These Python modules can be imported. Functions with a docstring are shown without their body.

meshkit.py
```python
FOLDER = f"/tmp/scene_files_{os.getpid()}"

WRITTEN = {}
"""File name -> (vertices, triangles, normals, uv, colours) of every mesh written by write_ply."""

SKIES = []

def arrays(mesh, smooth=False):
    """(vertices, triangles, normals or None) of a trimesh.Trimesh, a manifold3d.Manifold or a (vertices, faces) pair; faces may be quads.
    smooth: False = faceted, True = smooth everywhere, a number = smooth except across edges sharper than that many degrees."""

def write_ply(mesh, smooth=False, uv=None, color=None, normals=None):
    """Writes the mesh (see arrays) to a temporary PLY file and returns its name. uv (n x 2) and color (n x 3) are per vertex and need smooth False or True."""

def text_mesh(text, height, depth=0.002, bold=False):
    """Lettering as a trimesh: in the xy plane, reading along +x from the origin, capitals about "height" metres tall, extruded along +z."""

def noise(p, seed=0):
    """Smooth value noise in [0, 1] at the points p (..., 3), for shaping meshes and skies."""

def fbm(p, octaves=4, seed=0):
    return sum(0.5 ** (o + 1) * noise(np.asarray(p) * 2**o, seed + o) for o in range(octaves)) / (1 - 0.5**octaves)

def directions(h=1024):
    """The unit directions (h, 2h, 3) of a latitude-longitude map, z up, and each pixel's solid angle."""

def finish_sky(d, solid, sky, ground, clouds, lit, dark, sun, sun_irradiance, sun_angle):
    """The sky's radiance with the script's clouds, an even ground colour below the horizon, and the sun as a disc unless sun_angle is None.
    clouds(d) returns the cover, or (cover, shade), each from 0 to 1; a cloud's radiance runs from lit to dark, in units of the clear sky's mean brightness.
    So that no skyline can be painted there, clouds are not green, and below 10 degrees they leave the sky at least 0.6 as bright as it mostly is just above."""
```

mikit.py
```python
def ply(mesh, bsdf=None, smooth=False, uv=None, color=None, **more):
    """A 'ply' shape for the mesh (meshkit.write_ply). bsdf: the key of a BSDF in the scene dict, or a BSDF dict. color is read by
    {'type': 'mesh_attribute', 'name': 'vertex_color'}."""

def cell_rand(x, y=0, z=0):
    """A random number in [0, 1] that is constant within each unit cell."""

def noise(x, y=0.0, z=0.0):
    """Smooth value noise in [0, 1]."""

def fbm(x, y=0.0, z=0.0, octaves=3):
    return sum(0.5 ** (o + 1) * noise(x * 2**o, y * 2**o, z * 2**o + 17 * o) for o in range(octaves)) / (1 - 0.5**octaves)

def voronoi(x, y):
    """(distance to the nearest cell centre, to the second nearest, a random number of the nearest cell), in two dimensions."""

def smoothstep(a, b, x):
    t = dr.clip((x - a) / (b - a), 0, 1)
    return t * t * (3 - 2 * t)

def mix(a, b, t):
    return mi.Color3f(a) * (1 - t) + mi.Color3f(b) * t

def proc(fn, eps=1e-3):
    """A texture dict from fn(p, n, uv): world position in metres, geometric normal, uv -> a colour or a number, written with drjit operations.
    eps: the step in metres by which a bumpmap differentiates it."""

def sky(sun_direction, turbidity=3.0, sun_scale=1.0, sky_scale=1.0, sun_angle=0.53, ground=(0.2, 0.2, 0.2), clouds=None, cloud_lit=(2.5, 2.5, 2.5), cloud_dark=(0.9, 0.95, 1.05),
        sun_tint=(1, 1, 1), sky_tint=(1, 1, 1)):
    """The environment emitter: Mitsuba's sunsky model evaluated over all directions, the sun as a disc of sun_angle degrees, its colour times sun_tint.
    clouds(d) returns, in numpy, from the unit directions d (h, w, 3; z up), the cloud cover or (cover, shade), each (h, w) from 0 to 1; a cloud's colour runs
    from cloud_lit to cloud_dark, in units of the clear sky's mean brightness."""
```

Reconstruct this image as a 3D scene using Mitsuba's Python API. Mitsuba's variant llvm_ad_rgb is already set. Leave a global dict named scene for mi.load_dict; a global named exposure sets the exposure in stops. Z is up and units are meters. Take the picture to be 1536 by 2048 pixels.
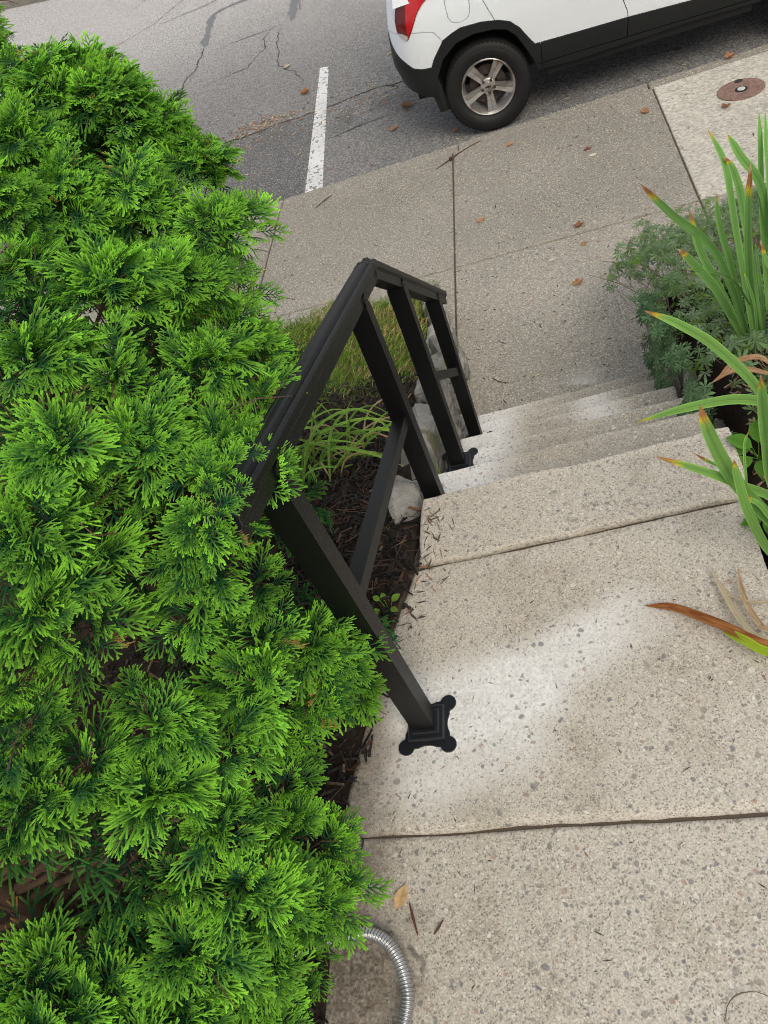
import math, random
import numpy as np
import trimesh
import drjit as dr
import mitsuba as mi
import mikit, meshkit
from mikit import proc, noise, fbm, voronoi, cell_rand, smoothstep, mix
from shapely.geometry import Polygon, Point, box as sbox, LineString
from shapely.ops import unary_union
from scipy.spatial import Delaunay

# ------------------------------------------------------------------ camera, sky, exposure
T = mi.ScalarTransform4f
scene = {'type': 'scene'}
labels = {}
EYE = np.array([0.0, 0.0, 1.6])
FWD = np.array([-0.26644652, 0.63799252, -0.72247616])
UP = np.array([0.16160958, 0.76853332, 0.61906291])
scene['camera'] = {'type': 'perspective', 'fov': 53.31, 'fov_axis': 'x', 'near_clip': 0.05, 'far_clip': 2000.0,
                   'to_world': T().look_at(origin=EYE.tolist(), target=(EYE + FWD).tolist(), up=UP.tolist())}
scene['sky'] = mikit.sky((0.34, -0.62, 0.72), turbidity=3, sun_scale=0.55, sun_angle=36, sun_tint=(0.90, 0.98, 1.09), clouds=lambda d: 1.0,
                         cloud_lit=(2.25, 2.35, 2.5), cloud_dark=(1.5, 1.55, 1.6))
exposure = 1.60

rng = np.random.default_rng(7)
R = random.Random(11)
PI = math.pi

# ------------------------------------------------------------------ helpers
count = {}


def key(name, parent=None):
    full = parent + '__' + name if parent else name
    n = count.get(full, -1) + 1
    count[full] = n
    return full if n == 0 else '%s_%03d' % (full, n)


def tag(k, label=None, cat=None, group=None, kind=None):
    d = labels.setdefault(k, {})
    for a, b in (('label', label), ('category', cat), ('group', group), ('kind', kind)):
        if b:
            d[a] = b


def thing(name, label, cat, group=None):
    k = key(name)
    tag(k, label, cat, group)
    return k


def obj(name, mesh, bsdf, parent=None, smooth=False, color=None, label=None, cat=None, group=None, kind=None):
    k = key(name, parent)
    if isinstance(mesh, MB):
        mesh, color = mesh.arrays()
    scene[k] = mikit.ply(mesh, bsdf, smooth=smooth, color=color)
    if label or cat or group or kind:
        tag(k, label, cat, group, kind)
    return k


class MB:
    """collects pieces (vertices, triangles, colours) into one mesh"""

    def __init__(self):
        self.v, self.f, self.c, self.n = [], [], [], 0

    def add(self, v, f, c=None):
        v = np.asarray(v, float)
        f = np.asarray(f, int)
        self.v.append(v)
        self.f.append(f + self.n)
        if c is not None:
            c = np.asarray(c, float)
            self.c.append(np.broadcast_to(c, (len(v), 3)) if c.ndim == 1 else c)
        self.n += len(v)
        return self

    def mesh(self, m, c=None):
        return self.add(m.vertices, m.faces, c)

    def arrays(self):
        v, f = np.vstack(self.v), np.vstack(self.f)
        return trimesh.Trimesh(v, f, process=False), (np.vstack(self.c) if self.c else None)


def unit(a):
    a = np.asarray(a, float)
    return a / max(np.linalg.norm(a), 1e-12)


def spline(P, n):
    P = np.asarray(P, float)
    t = np.linspace(0, len(P) - 1, n)
    Q = np.vstack([2 * P[0] - P[1], P, 2 * P[-1] - P[-2]])
    out = []
    for x in t:
        i = min(int(x), len(P) - 2)
        s = x - i
        a, b, c, d = Q[i:i + 4]
        out.append(0.5 * (2 * b + (c - a) * s + (2 * a - 5 * b + 4 * c - d) * s * s + (3 * b - a - 3 * c + d) * s ** 3))
    return np.array(out)


def tube(P, r, n=8, cap=True):
    P = np.asarray(P, float)
    r = np.broadcast_to(np.asarray(r, float), (len(P),))
    t = np.gradient(P, axis=0)
    t /= np.linalg.norm(t, axis=1, keepdims=True) + 1e-12
    a = np.cross(t[0], [0.31, 0.2, 0.93])
    if np.linalg.norm(a) < 1e-3:
        a = np.cross(t[0], [1, 0, 0])
    a = unit(a)
    th = np.linspace(0, 2 * PI, n, endpoint=False)
    V = []
    for i in range(len(P)):
        a = unit(a - t[i] * (a @ t[i]))
        b = np.cross(t[i], a)
        V.append(P[i] + r[i] * (np.cos(th)[:, None] * a + np.sin(th)[:, None] * b))
    V = np.vstack(V)
    F = []
    for i in range(len(P) - 1):
        for j in range(n):
            k = (j + 1) % n
            F += [[i * n + j, i * n + k, (i + 1) * n + k], [i * n + j, (i + 1) * n + k, (i + 1) * n + j]]
    if cap:
        V = np.vstack([V, P[0], P[-1]])
        m = len(V)
        for j in range(n):
            k = (j + 1) % n
            F += [[m - 2, k, j], [m - 1, (len(P) - 1) * n + j, (len(P) - 1) * n + k]]
    return V, np.array(F)


def boxm(c, s, yaw=0.0):
    m = trimesh.creation.box(extents=s)
    if yaw:
        m.apply_transform(trimesh.transformations.rotation_matrix(yaw, [0, 0, 1]))
    m.apply_translation(c)
    return m


def inset(P, d):
    """inward offset of a convex counter-clockwise polygon, vertex by vertex"""
    P = np.asarray(P, float)
    out = []
    for i in range(len(P)):
        a, b, c = P[i - 1], P[i], P[(i + 1) % len(P)]
        e1, e2 = unit(b - a), unit(c - b)
        n1, n2 = np.array([-e1[1], e1[0]]), np.array([-e2[1], e2[0]])
        k = 1 + n1 @ n2
        out.append(b + d * (n1 + n2) / max(k, 0.2))
    return np.array(out)


def ccw(P):
    P = np.asarray(P, float)
    x, y = P[:, 0], P[:, 1]
    return P if (x * np.roll(y, -1) - np.roll(x, -1) * y).sum() > 0 else P[::-1]


def bevel_prism(P, z0, z1, b=0.006, wob=0.0, dens=0):
    """slab with bevelled upper edges from a convex outline"""
    P = ccw(P)
    if dens:
        Q = []
        for i in range(len(P)):
            a, c = P[i], P[(i + 1) % len(P)]
            n = max(1, int(np.linalg.norm(c - a) / dens))
            Q += [a + (c - a) * k / n for k in range(n)]
        P = np.array(Q)
    n = len(P)
    rings = [(P, z0), (P, z1 - b), (inset(P, 0.35 * b), z1 - 0.3 * b), (inset(P, b), z1)]
    V = []
    for i, (q, z) in enumerate(rings):
        q = q.copy()
        zz = np.full(n, z)
        if wob and i:
            w = (meshkit.noise(np.c_[P * 25, np.full(n, z1 * 7)]) - 0.5)
            q = inset(q, 0) + (P.mean(0) - q) / np.linalg.norm(P.mean(0) - q, axis=1, keepdims=True) * (w * wob)[:, None]
        V.append(np.c_[q, zz])
    V = np.vstack(V)
    F = []
    for i in range(3):
        for j in range(n):
            k = (j + 1) % n
            F += [[i * n + j, i * n + k, (i + 1) * n + k], [i * n + j, (i + 1) * n + k, (i + 1) * n + j]]
    V = np.vstack([V, [*P.mean(0), z1]])
    m = len(V) - 1
    for j in range(n):
        F.append([3 * n + j, 3 * n + (j + 1) % n, m])
    return trimesh.Trimesh(V, F, process=False)


def extrude(poly, z0, z1):
    m = trimesh.creation.extrude_polygon(poly, z1 - z0)
    m.apply_translation([0, 0, z0])
    return m


def sweep_profile(prof, A, B, up=None, cap=True):
    """extrude a 2D outline (across, up) from point A to B"""
    A, B = np.asarray(A, float), np.asarray(B, float)
    t = unit(B - A)
    side = unit(np.cross(t, [0, 0, 1]))
    u = np.cross(side, t) if up is None else np.asarray(up, float)
    prof = ccw(prof)
    n = len(prof)
    V = np.vstack([o + prof[:, :1] * side + prof[:, 1:] * u for o in (A, B)])
    F = []
    for j in range(n):
        k = (j + 1) % n
        F += [[j, k, n + k], [j, n + k, n + j]]
    if cap:
        tv, tf = trimesh.creation.triangulate_polygon(Polygon(prof), engine='earcut')
        for o, flip in ((0, False), (n, True)):
            base = len(V)
            V = np.vstack([V, (A if o == 0 else B) + tv[:, :1] * side + tv[:, 1:] * u])
            F += [[base + a, base + b, base + c] if not flip else [base + a, base + c, base + b] for a, b, c in tf]
    m = trimesh.Trimesh(V, F, process=False)
    m.merge_vertices()
    m.fix_normals()
    return m


def ribbon(P, w, nrm, fold=0.25, m=3):
    """leaf blade: 3 vertices across; nrm = rough facing direction; returns v, f"""
    P = np.asarray(P, float)
    w = np.asarray(w, float)
    t = np.gradient(P, axis=0)
    t /= np.linalg.norm(t, axis=1, keepdims=True) + 1e-12
    nrm = np.broadcast_to(np.asarray(nrm, float), P.shape)
    s = np.cross(t, nrm)
    s /= np.linalg.norm(s, axis=1, keepdims=True) + 1e-12
    nn = np.cross(s, t)
    V = np.stack([P + s * (k * w)[:, None] / 2 + nn * (abs(k) * w * fold / 2)[:, None] for k in np.linspace(1, -1, m)], 1).reshape(-1, 3)
    F = []
    for i in range(len(P) - 1):
        for j in range(m - 1):
            a = i * m + j
            F += [[a, a + m, a + m + 1], [a, a + m + 1, a + 1]]
    return V, np.array(F)


# ------------------------------------------------------------------ materials
def S(name, d):
    scene[name] = d


def two(d):
    return {'type': 'twosided', 'bsdf': d}


def rgb(*c):
    return {'type': 'rgb', 'value': list(c)}


VC = {'type': 'mesh_attribute', 'name': 'vertex_color'}


def blob(x, y, ax, ay, bx, by, r):
    """soft capsule mask round the segment a-b"""
    dx, dy = bx - ax, by - ay
    t = dr.clip(((x - ax) * dx + (y - ay) * dy) / (dx * dx + dy * dy), 0, 1)
    d = dr.sqrt(dr.square(x - ax - t * dx) + dr.square(y - ay - t * dy))
    return smoothstep(r, r * 0.25, d)


def f_walk(p, n, uv):
    x, y = p.x + 0.41 * p.z, p.y + 0.83 * p.z
    big = fbm(x * 3.1, y * 3.1, 0.3)
    c = mix((0.445, 0.400, 0.335), (0.572, 0.528, 0.460), big)
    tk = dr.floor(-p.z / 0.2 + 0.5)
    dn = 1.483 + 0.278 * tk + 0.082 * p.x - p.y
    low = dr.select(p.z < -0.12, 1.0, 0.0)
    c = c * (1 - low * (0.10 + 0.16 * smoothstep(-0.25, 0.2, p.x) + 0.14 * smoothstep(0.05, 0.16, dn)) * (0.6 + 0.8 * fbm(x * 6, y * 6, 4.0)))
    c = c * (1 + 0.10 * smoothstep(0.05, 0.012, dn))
    c = mix(c, (0.40, 0.355, 0.285), smoothstep(0.5, 0.75, fbm(x * 9, y * 9, 5.0)) * 0.5)
    c = c * (0.74 + 0.52 * noise(x * 420, y * 420))
    # drilling dust left round the new base plates and on the treads
    e = 0.62 + 0.75 * fbm(x * 7, y * 7, 2.0)
    land = dr.select(p.z > -0.05, 1.0, 0.0)
    m = dr.maximum(blob(p.x, p.y, -0.45, 0.78, -0.22, 0.83, 0.15), (0.85 - 0.5 * smoothstep(-0.12, 0.1, p.x)) * blob(p.x, p.y, -0.24, 0.84, 0.05, 0.97, 0.12))
    m = dr.maximum(m, 0.55 * blob(p.x, p.y, -0.46, 0.66, -0.28, 0.71, 0.15))
    m = dr.maximum(m, blob(p.x, p.y, -0.42, 0.75, -0.31, 0.79, 0.14))
    m = m * land
    t1 = dr.select((p.z < -0.15) & (p.z > -0.45), smoothstep(-0.16, -0.40, p.x), 0.0)
    t4 = dr.select(p.z < -0.55, smoothstep(-0.18, -0.42, p.x), 0.0)
    t3 = dr.select((p.z < -0.55) & (p.z > -0.85), 0.6 * smoothstep(0.16, 0.0, dr.abs(p.x - 0.02 - 0.1 * noise(y * 6, 3))), 0.0)
    m = dr.maximum(m, dr.maximum(dr.maximum(t1, t4), t3))
    m = dr.clip(m * e, 0, 0.9) * dr.select(n.z > 0.6, 1.0, 0.25)
    c = mix(c, mi.Color3f(0.86, 0.855, 0.84) * (0.8 + 0.3 * noise(x * 200, y * 200)), m * 0.92)
    wx, wy = x + 0.005 * noise(x * 110, y * 110), y + 0.005 * noise(x * 110 + 31, y * 110)
    d1, _, r1 = voronoi(wx * 185, wy * 185)
    c = mix(c, (0.12, 0.105, 0.09), smoothstep(0.36, 0.24, d1) * dr.select(r1 < 0.24, 0.62, 0.0) * (1 - 0.55 * m))
    c = mix(c, (0.74, 0.70, 0.62), smoothstep(0.38, 0.26, d1) * dr.select(r1 > 0.86, 0.55, 0.0))
    rich = dr.select((p.y > 1.22) | (p.y < 0.5), 1.0, 0.55) * (0.45 + 1.1 * fbm(x * 4, y * 4, 9.0)) * (1 - 0.45 * m)
    for sc, lo, hi, cover, seed in ((88, 0.18, 0.24, 0.34, 0), (46, 0.11, 0.20, 0.19, 5)):
        d2, _, r2 = voronoi(wx * sc + 7 + seed, wy * sc)
        k = dr.floor(r2 * 4000)
        tone = cell_rand(k, 3 + seed)
        rad = lo + hi * dr.square(cell_rand(k, 9 + seed))
        peb = mix(mix((0.14, 0.155, 0.175), (0.30, 0.27, 0.23), smoothstep(0.08, 0.40, tone)), mix((0.76, 0.73, 0.66), (0.40, 0.25, 0.18), smoothstep(0.86, 0.94, tone)), smoothstep(0.55, 0.62, tone))
        peb = peb * (0.85 + 0.3 * noise(x * 260, y * 260))
        on = dr.select(r2 < cover * rich, 1.0, 0.0)
        c = mix(c, (0.20, 0.175, 0.15), smoothstep(rad + 0.10, rad + 0.02, d2) * on * 0.30)
        c = mix(c, peb, smoothstep(rad + 0.02, rad - 0.04, d2) * on * 0.62)
    # earth washed over the left margin and round the conduit
    q = fbm(p.x * 17, p.y * 17, 8.0)
    g = smoothstep(-0.47, -0.63, p.x + 0.10 * (q - 0.5) + 0.02 * smoothstep(0.4, 0.3, p.y)) * smoothstep(1.15, 0.9, p.y)
    g = dr.maximum(g * 0.8, 0.95 * smoothstep(0.20, 0.05, dr.sqrt(dr.square(p.x + 0.60) + dr.square((p.y - 0.24) * 0.9)) + 0.10 * (q - 0.5)))
    ring = dr.abs(dr.sqrt(dr.square(p.x + 0.575) + dr.square((p.y - 0.195))) - 0.138 + 0.012 * (noise(p.x * 50, p.y * 50) - 0.5))
    g2 = smoothstep(0.007, 0.002, ring) * smoothstep(0.12, 0.2, p.y) * dr.select(p.x > -0.58, 1.0, 0.0) * 0.62 * smoothstep(0.3, 0.55, noise(p.x * 40 + 3, p.y * 40))
    c = mix(c, mix((0.06, 0.044, 0.032), (0.20, 0.15, 0.11), noise(x * 60, y * 60) * smoothstep(0.0, 0.13, dr.sqrt(dr.square(p.x + 0.60) + dr.square(p.y - 0.26)))), dr.clip(g, 0, 0.9) * land * (0.55 + 0.45 * noise(x * 200, y * 200)))
    c = mix(c, (0.06, 0.048, 0.04), g2 * land)
    return c


def b_walk(p, n, uv):
    x, y = p.x + 0.41 * p.z, p.y + 0.83 * p.z
    d1, _, r1 = voronoi(x * 185, y * 185)
    return noise(x * 330, y * 330) * 0.0009 - smoothstep(0.36, 0.1, d1) * dr.select(r1 < 0.3, 0.0012, 0.0)


def f_side(p, n, uv):
    x, y = p.x, p.y + 0.83 * p.z
    big = fbm(x * 1.3, y * 1.3, 1.0)
    c = mix((0.285, 0.264, 0.228), (0.405, 0.372, 0.322), big)
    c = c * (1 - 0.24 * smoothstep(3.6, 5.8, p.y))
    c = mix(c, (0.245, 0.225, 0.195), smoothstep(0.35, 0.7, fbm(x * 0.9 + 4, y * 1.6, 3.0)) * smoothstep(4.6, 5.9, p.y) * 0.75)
    c = c * (0.70 + 0.60 * noise(x * 150, y * 150))
    d1, _, r1 = voronoi(x * 75, y * 75)
    c = mix(c, (0.12, 0.105, 0.09), smoothstep(0.34, 0.18, d1) * dr.select(r1 < 0.22, 0.75, 0.0))
    c = mix(c, (0.66, 0.62, 0.53), smoothstep(0.36, 0.24, d1) * dr.select(r1 > 0.80, 0.7, 0.0))
    m = smoothstep(3.35, 2.9, p.y) * smoothstep(-0.25, 0.05, p.x) * smoothstep(0.2, 0.05, p.x) * smoothstep(0.4, 0.6, fbm(x * 12, y * 12, 1.0))
    return mix(c, (0.72, 0.71, 0.68), m * 0.8)


def f_newslab(p, n, uv):
    c = mix((0.435, 0.41, 0.36), (0.545, 0.515, 0.455), fbm(p.x * 3, p.y * 3, 1.0))
    c = c * (0.70 + 0.6 * noise(p.x * 60 + p.y * 12, p.y * 95))
    d1, _, r1 = voronoi(p.x * 55, p.y * 55)
    return mix(c, (0.25, 0.22, 0.18), smoothstep(0.3, 0.12, d1) * dr.select(r1 < 0.22, 0.6, 0.0))


def b_side(p, n, uv):
    return noise(p.x * 120, p.y * 120 + 40 * p.z) * 0.0015 + noise(p.x * 40, p.y * 40) * 0.001


def f_asph(p, n, uv):
    x, y = p.x, p.y
    big = fbm(x * 0.7, y * 0.7, 2.0)
    c = mix((0.150, 0.147, 0.147), (0.205, 0.200, 0.198), big)
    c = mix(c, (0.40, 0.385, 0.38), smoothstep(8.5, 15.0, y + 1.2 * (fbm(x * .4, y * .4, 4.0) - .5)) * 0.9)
    patch = smoothstep(0.03, -0.03, y - 8.16 - 0.03 * (noise(x * 7, 2) - .5)) * smoothstep(0.02, -0.02, x + 2.03)
    c = c * (1 - 0.34 * patch * (0.7 + 0.5 * fbm(x * 4, y * 4, 1.0)))
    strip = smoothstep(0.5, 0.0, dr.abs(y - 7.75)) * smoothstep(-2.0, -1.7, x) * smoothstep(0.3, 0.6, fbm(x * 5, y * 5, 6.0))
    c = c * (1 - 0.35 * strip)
    c = c * (0.55 + 0.9 * noise(x * 75, y * 75))
    d1, _, r1 = voronoi(x * 55, y * 55)
    c = mix(c, (0.42, 0.41, 0.40), smoothstep(0.38, 0.2, d1) * dr.select(r1 > 0.78, 0.65, 0.0))
    c = mix(c, (0.045, 0.045, 0.047), smoothstep(0.4, 0.2, d1) * dr.select(r1 < 0.25, 0.6, 0.0))
    return c


def b_asph(p, n, uv):
    d1, _, r1 = voronoi(p.x * 70, p.y * 70)
    return (1 - dr.minimum(d1, 1.0)) * 0.003


def f_paint(p, n, uv):
    w = fbm(p.x * 38, p.y * 38, 1.0)
    c = mix((0.70, 0.71, 0.72), (0.55, 0.55, 0.55), noise(p.x * 6, p.y * 6))
    return mix(c, (0.17, 0.165, 0.165), smoothstep(0.63, 0.80, w + 0.10 * noise(p.x * 3, p.y * 3)))


def f_soil(p, n, uv):
    c = mix((0.018, 0.015, 0.013), (0.050, 0.038, 0.030), fbm(p.x * 40, p.y * 40, p.z * 40))
    return mix(c, (0.16, 0.13, 0.055), smoothstep(2.3, 2.8, p.y) * smoothstep(-0.4, -0.6, p.x) * 0.55)


def f_stone(p, n, uv):
    a = fbm(p.x * 9, p.y * 9, p.z * 9)
    c = mix((0.12, 0.115, 0.105), (0.35, 0.34, 0.318), smoothstep(0.25, 0.70, a))
    c = mix(c, (0.13, 0.12, 0.105), smoothstep(0.55, 0.75, fbm(p.x * 30 + 3, p.y * 12, p.z * 30)) * 0.8)
    moss = smoothstep(0.56, 0.70, fbm(p.x * 11 + 5, p.y * 11, p.z * 6 + 4)) * 0.8
    c = mix(c, (0.115, 0.115, 0.055), moss)
    return c * (0.8 + 0.4 * noise(p.x * 210, p.y * 210, p.z * 210))


def b_stone(p, n, uv):
    return fbm(p.x * 45, p.y * 45, p.z * 45, 4) * 0.012


def f_wall(p, n, uv):
    c = mix((0.20, 0.18, 0.155), (0.34, 0.315, 0.275), fbm(p.x * 8, p.y * 8, p.z * 8))
    return c * (0.7 + 0.6 * noise(p.x * 120, p.y * 120, p.z * 120))


def f_rim(p, n, uv):
    d = fbm(p.x * 12, p.y * 12, p.z * 12)
    return mix((0.72, 0.70, 0.68), (0.42, 0.35, 0.29), smoothstep(0.4, 0.75, d))


def f_car(p, n, uv):
    g = smoothstep(-0.55, -0.95, p.z + 0.25 * (fbm(p.x * 3, p.z * 5, 1.0) - 0.5))
    return mix((0.80, 0.84, 0.88), (0.66, 0.67, 0.68), g * 0.35)


def f_cover(p, n, uv):
    return mix((0.17, 0.098, 0.078), (0.26, 0.165, 0.135), fbm(p.x * 25, p.y * 25, 1.0)) * (0.75 + 0.5 * noise(p.x * 90, p.y * 90))


def f_conduit(p, n, uv):
    return mix((0.62, 0.63, 0.64), (0.40, 0.40, 0.40), fbm(p.x * 40, p.y * 40, p.z * 40))


def f_bark(p, n, uv):
    return mix((0.040, 0.027, 0.019), (0.11, 0.075, 0.052), fbm(p.x * 60, p.y * 60, p.z * 18))


def bump(inner, fn, eps=1e-3):
    return {'type': 'bumpmap', 'arbitrary': proc(fn, eps), 'scale': 1.0, 'bsdf': inner}


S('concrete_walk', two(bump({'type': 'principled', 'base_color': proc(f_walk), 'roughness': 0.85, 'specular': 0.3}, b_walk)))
S('concrete_sidewalk', two(bump({'type': 'principled', 'base_color': proc(f_side), 'roughness': 0.85, 'specular': 0.3}, b_side)))
S('concrete_new', two(bump({'type': 'principled', 'base_color': proc(f_newslab), 'roughness': 0.85, 'specular': 0.3}, b_side)))
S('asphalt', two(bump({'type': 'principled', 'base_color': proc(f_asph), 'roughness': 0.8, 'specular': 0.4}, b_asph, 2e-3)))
S('road_paint', two({'type': 'principled', 'base_color': proc(f_paint), 'roughness': 0.7}))
S('crack_fill', two({'type': 'diffuse', 'reflectance': rgb(0.075, 0.073, 0.072)}))
S('tar_seal', two({'type': 'principled', 'base_color': rgb(0.15, 0.155, 0.165), 'roughness': 0.6}))
S('joint_dirt', two({'type': 'diffuse', 'reflectance': rgb(0.11, 0.088, 0.068)}))
S('soil', two({'type': 'diffuse', 'reflectance': proc(f_soil)}))
S('stone', two(bump({'type': 'principled', 'base_color': proc(f_stone), 'roughness': 0.9, 'specular': 0.2}, b_stone, 2e-3)))
S('wall_concrete', two({'type': 'diffuse', 'reflectance': proc(f_wall)}))
S('black_metal', two({'type': 'roughplastic', 'distribution': 'ggx', 'diffuse_reflectance': rgb(0.0033, 0.0036, 0.0041), 'alpha': 0.22, 'int_ior': 1.42}))
S('black_plastic', two({'type': 'principled', 'base_color': rgb(0.012, 0.0135, 0.017), 'roughness': 0.32, 'specular': 0.55}))
S('trim_plastic', two({'type': 'principled', 'base_color': rgb(0.011, 0.0125, 0.013), 'roughness': 0.5, 'specular': 0.4}))
S('rubber', two({'type': 'principled', 'base_color': rgb(0.014, 0.0135, 0.0135), 'roughness': 0.62, 'specular': 0.35}))
S('alloy', two({'type': 'principled', 'base_color': proc(f_rim), 'metallic': 0.85, 'roughness': 0.36}))
S('brake', two({'type': 'principled', 'base_color': rgb(0.07, 0.055, 0.05), 'metallic': 0.6, 'roughness': 0.6}))
S('car_paint', two({'type': 'principled', 'base_color': proc(f_car), 'roughness': 0.3, 'specular': 0.5, 'clearcoat': 0.8, 'clearcoat_gloss': 0.95}))
S('lamp_red', two({'type': 'principled', 'base_color': rgb(0.55, 0.008, 0.012), 'roughness': 0.12, 'specular': 0.6, 'clearcoat': 1.0, 'clearcoat_gloss': 0.98}))
S('lamp_dark', two({'type': 'principled', 'base_color': rgb(0.13, 0.002, 0.004), 'roughness': 0.15, 'specular': 0.6, 'clearcoat': 1.0, 'clearcoat_gloss': 0.98}))
S('lamp_clear', two({'type': 'principled', 'base_color': rgb(0.62, 0.60, 0.60), 'roughness': 0.1, 'metallic': 0.4, 'clearcoat': 1.0}))
S('car_glass', two({'type': 'principled', 'base_color': rgb(0.012, 0.014, 0.016), 'roughness': 0.06, 'specular': 0.6}))
S('conduit_metal', two({'type': 'principled', 'base_color': proc(f_conduit), 'metallic': 0.9, 'roughness': 0.34}))
S('cover_iron', two({'type': 'principled', 'base_color': proc(f_cover), 'roughness': 0.75}))
S('bark', two({'type': 'diffuse', 'reflectance': proc(f_bark)}))
S('needle', {'type': 'principledthin', 'base_color': VC, 'roughness': 0.45, 'spec_trans': 0.0, 'diff_trans': 0.55, 'eta': 1.4})
S('blade', {'type': 'principledthin', 'base_color': VC, 'roughness': 0.42, 'spec_trans': 0.0, 'diff_trans': 0.6, 'eta': 1.45})
S('tinted', two({'type': 'principled', 'base_color': VC, 'roughness': 0.7, 'specular': 0.35}))

ROAD = -1.335
WALKZ = -1.2


# ------------------------------------------------------------------ ground, road, pavement
def ground_z(x, y):
    left = np.interp(y, [-50, 1.25, 1.5, 2.4, 4.25, 4.35, 60], [-0.014, -0.018, -0.075, -0.45, -1.19, -1.42, -1.45])
    right = np.interp(y, [-50, 1.3, 2.0, 3.02, 3.06, 60], [-0.035, -0.03, -0.28, -0.66, -1.42, -1.45])
    mid = np.interp(y, [-50, 1.0, 2.5, 60], [-0.30, -0.35, -1.40, -1.45])
    xl = np.interp(y, [-50, 0.5, 0.85, 1.2, 1.45, 1.6, 2.2, 3.3, 4.0, 4.4], [-0.65, -0.645, -0.597, -0.497, -0.487, -0.56, -0.60, -0.70, -0.83, -0.90])
    xr = np.interp(y, [-50, 1.44, 1.50, 60], [0.335, 0.335, 0.42, 0.42])
    a = np.clip((x - xl) / 0.03, 0, 1)
    b = np.clip((x - xr) / 0.03, 0, 1)
    z = left * (1 - a) + a * (mid * (1 - b) + right * b)
    z = np.where(y > 5.0, -1.45, z)
    return np.where(np.abs(x) + np.abs(y) > 30, -1.45, z)


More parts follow.
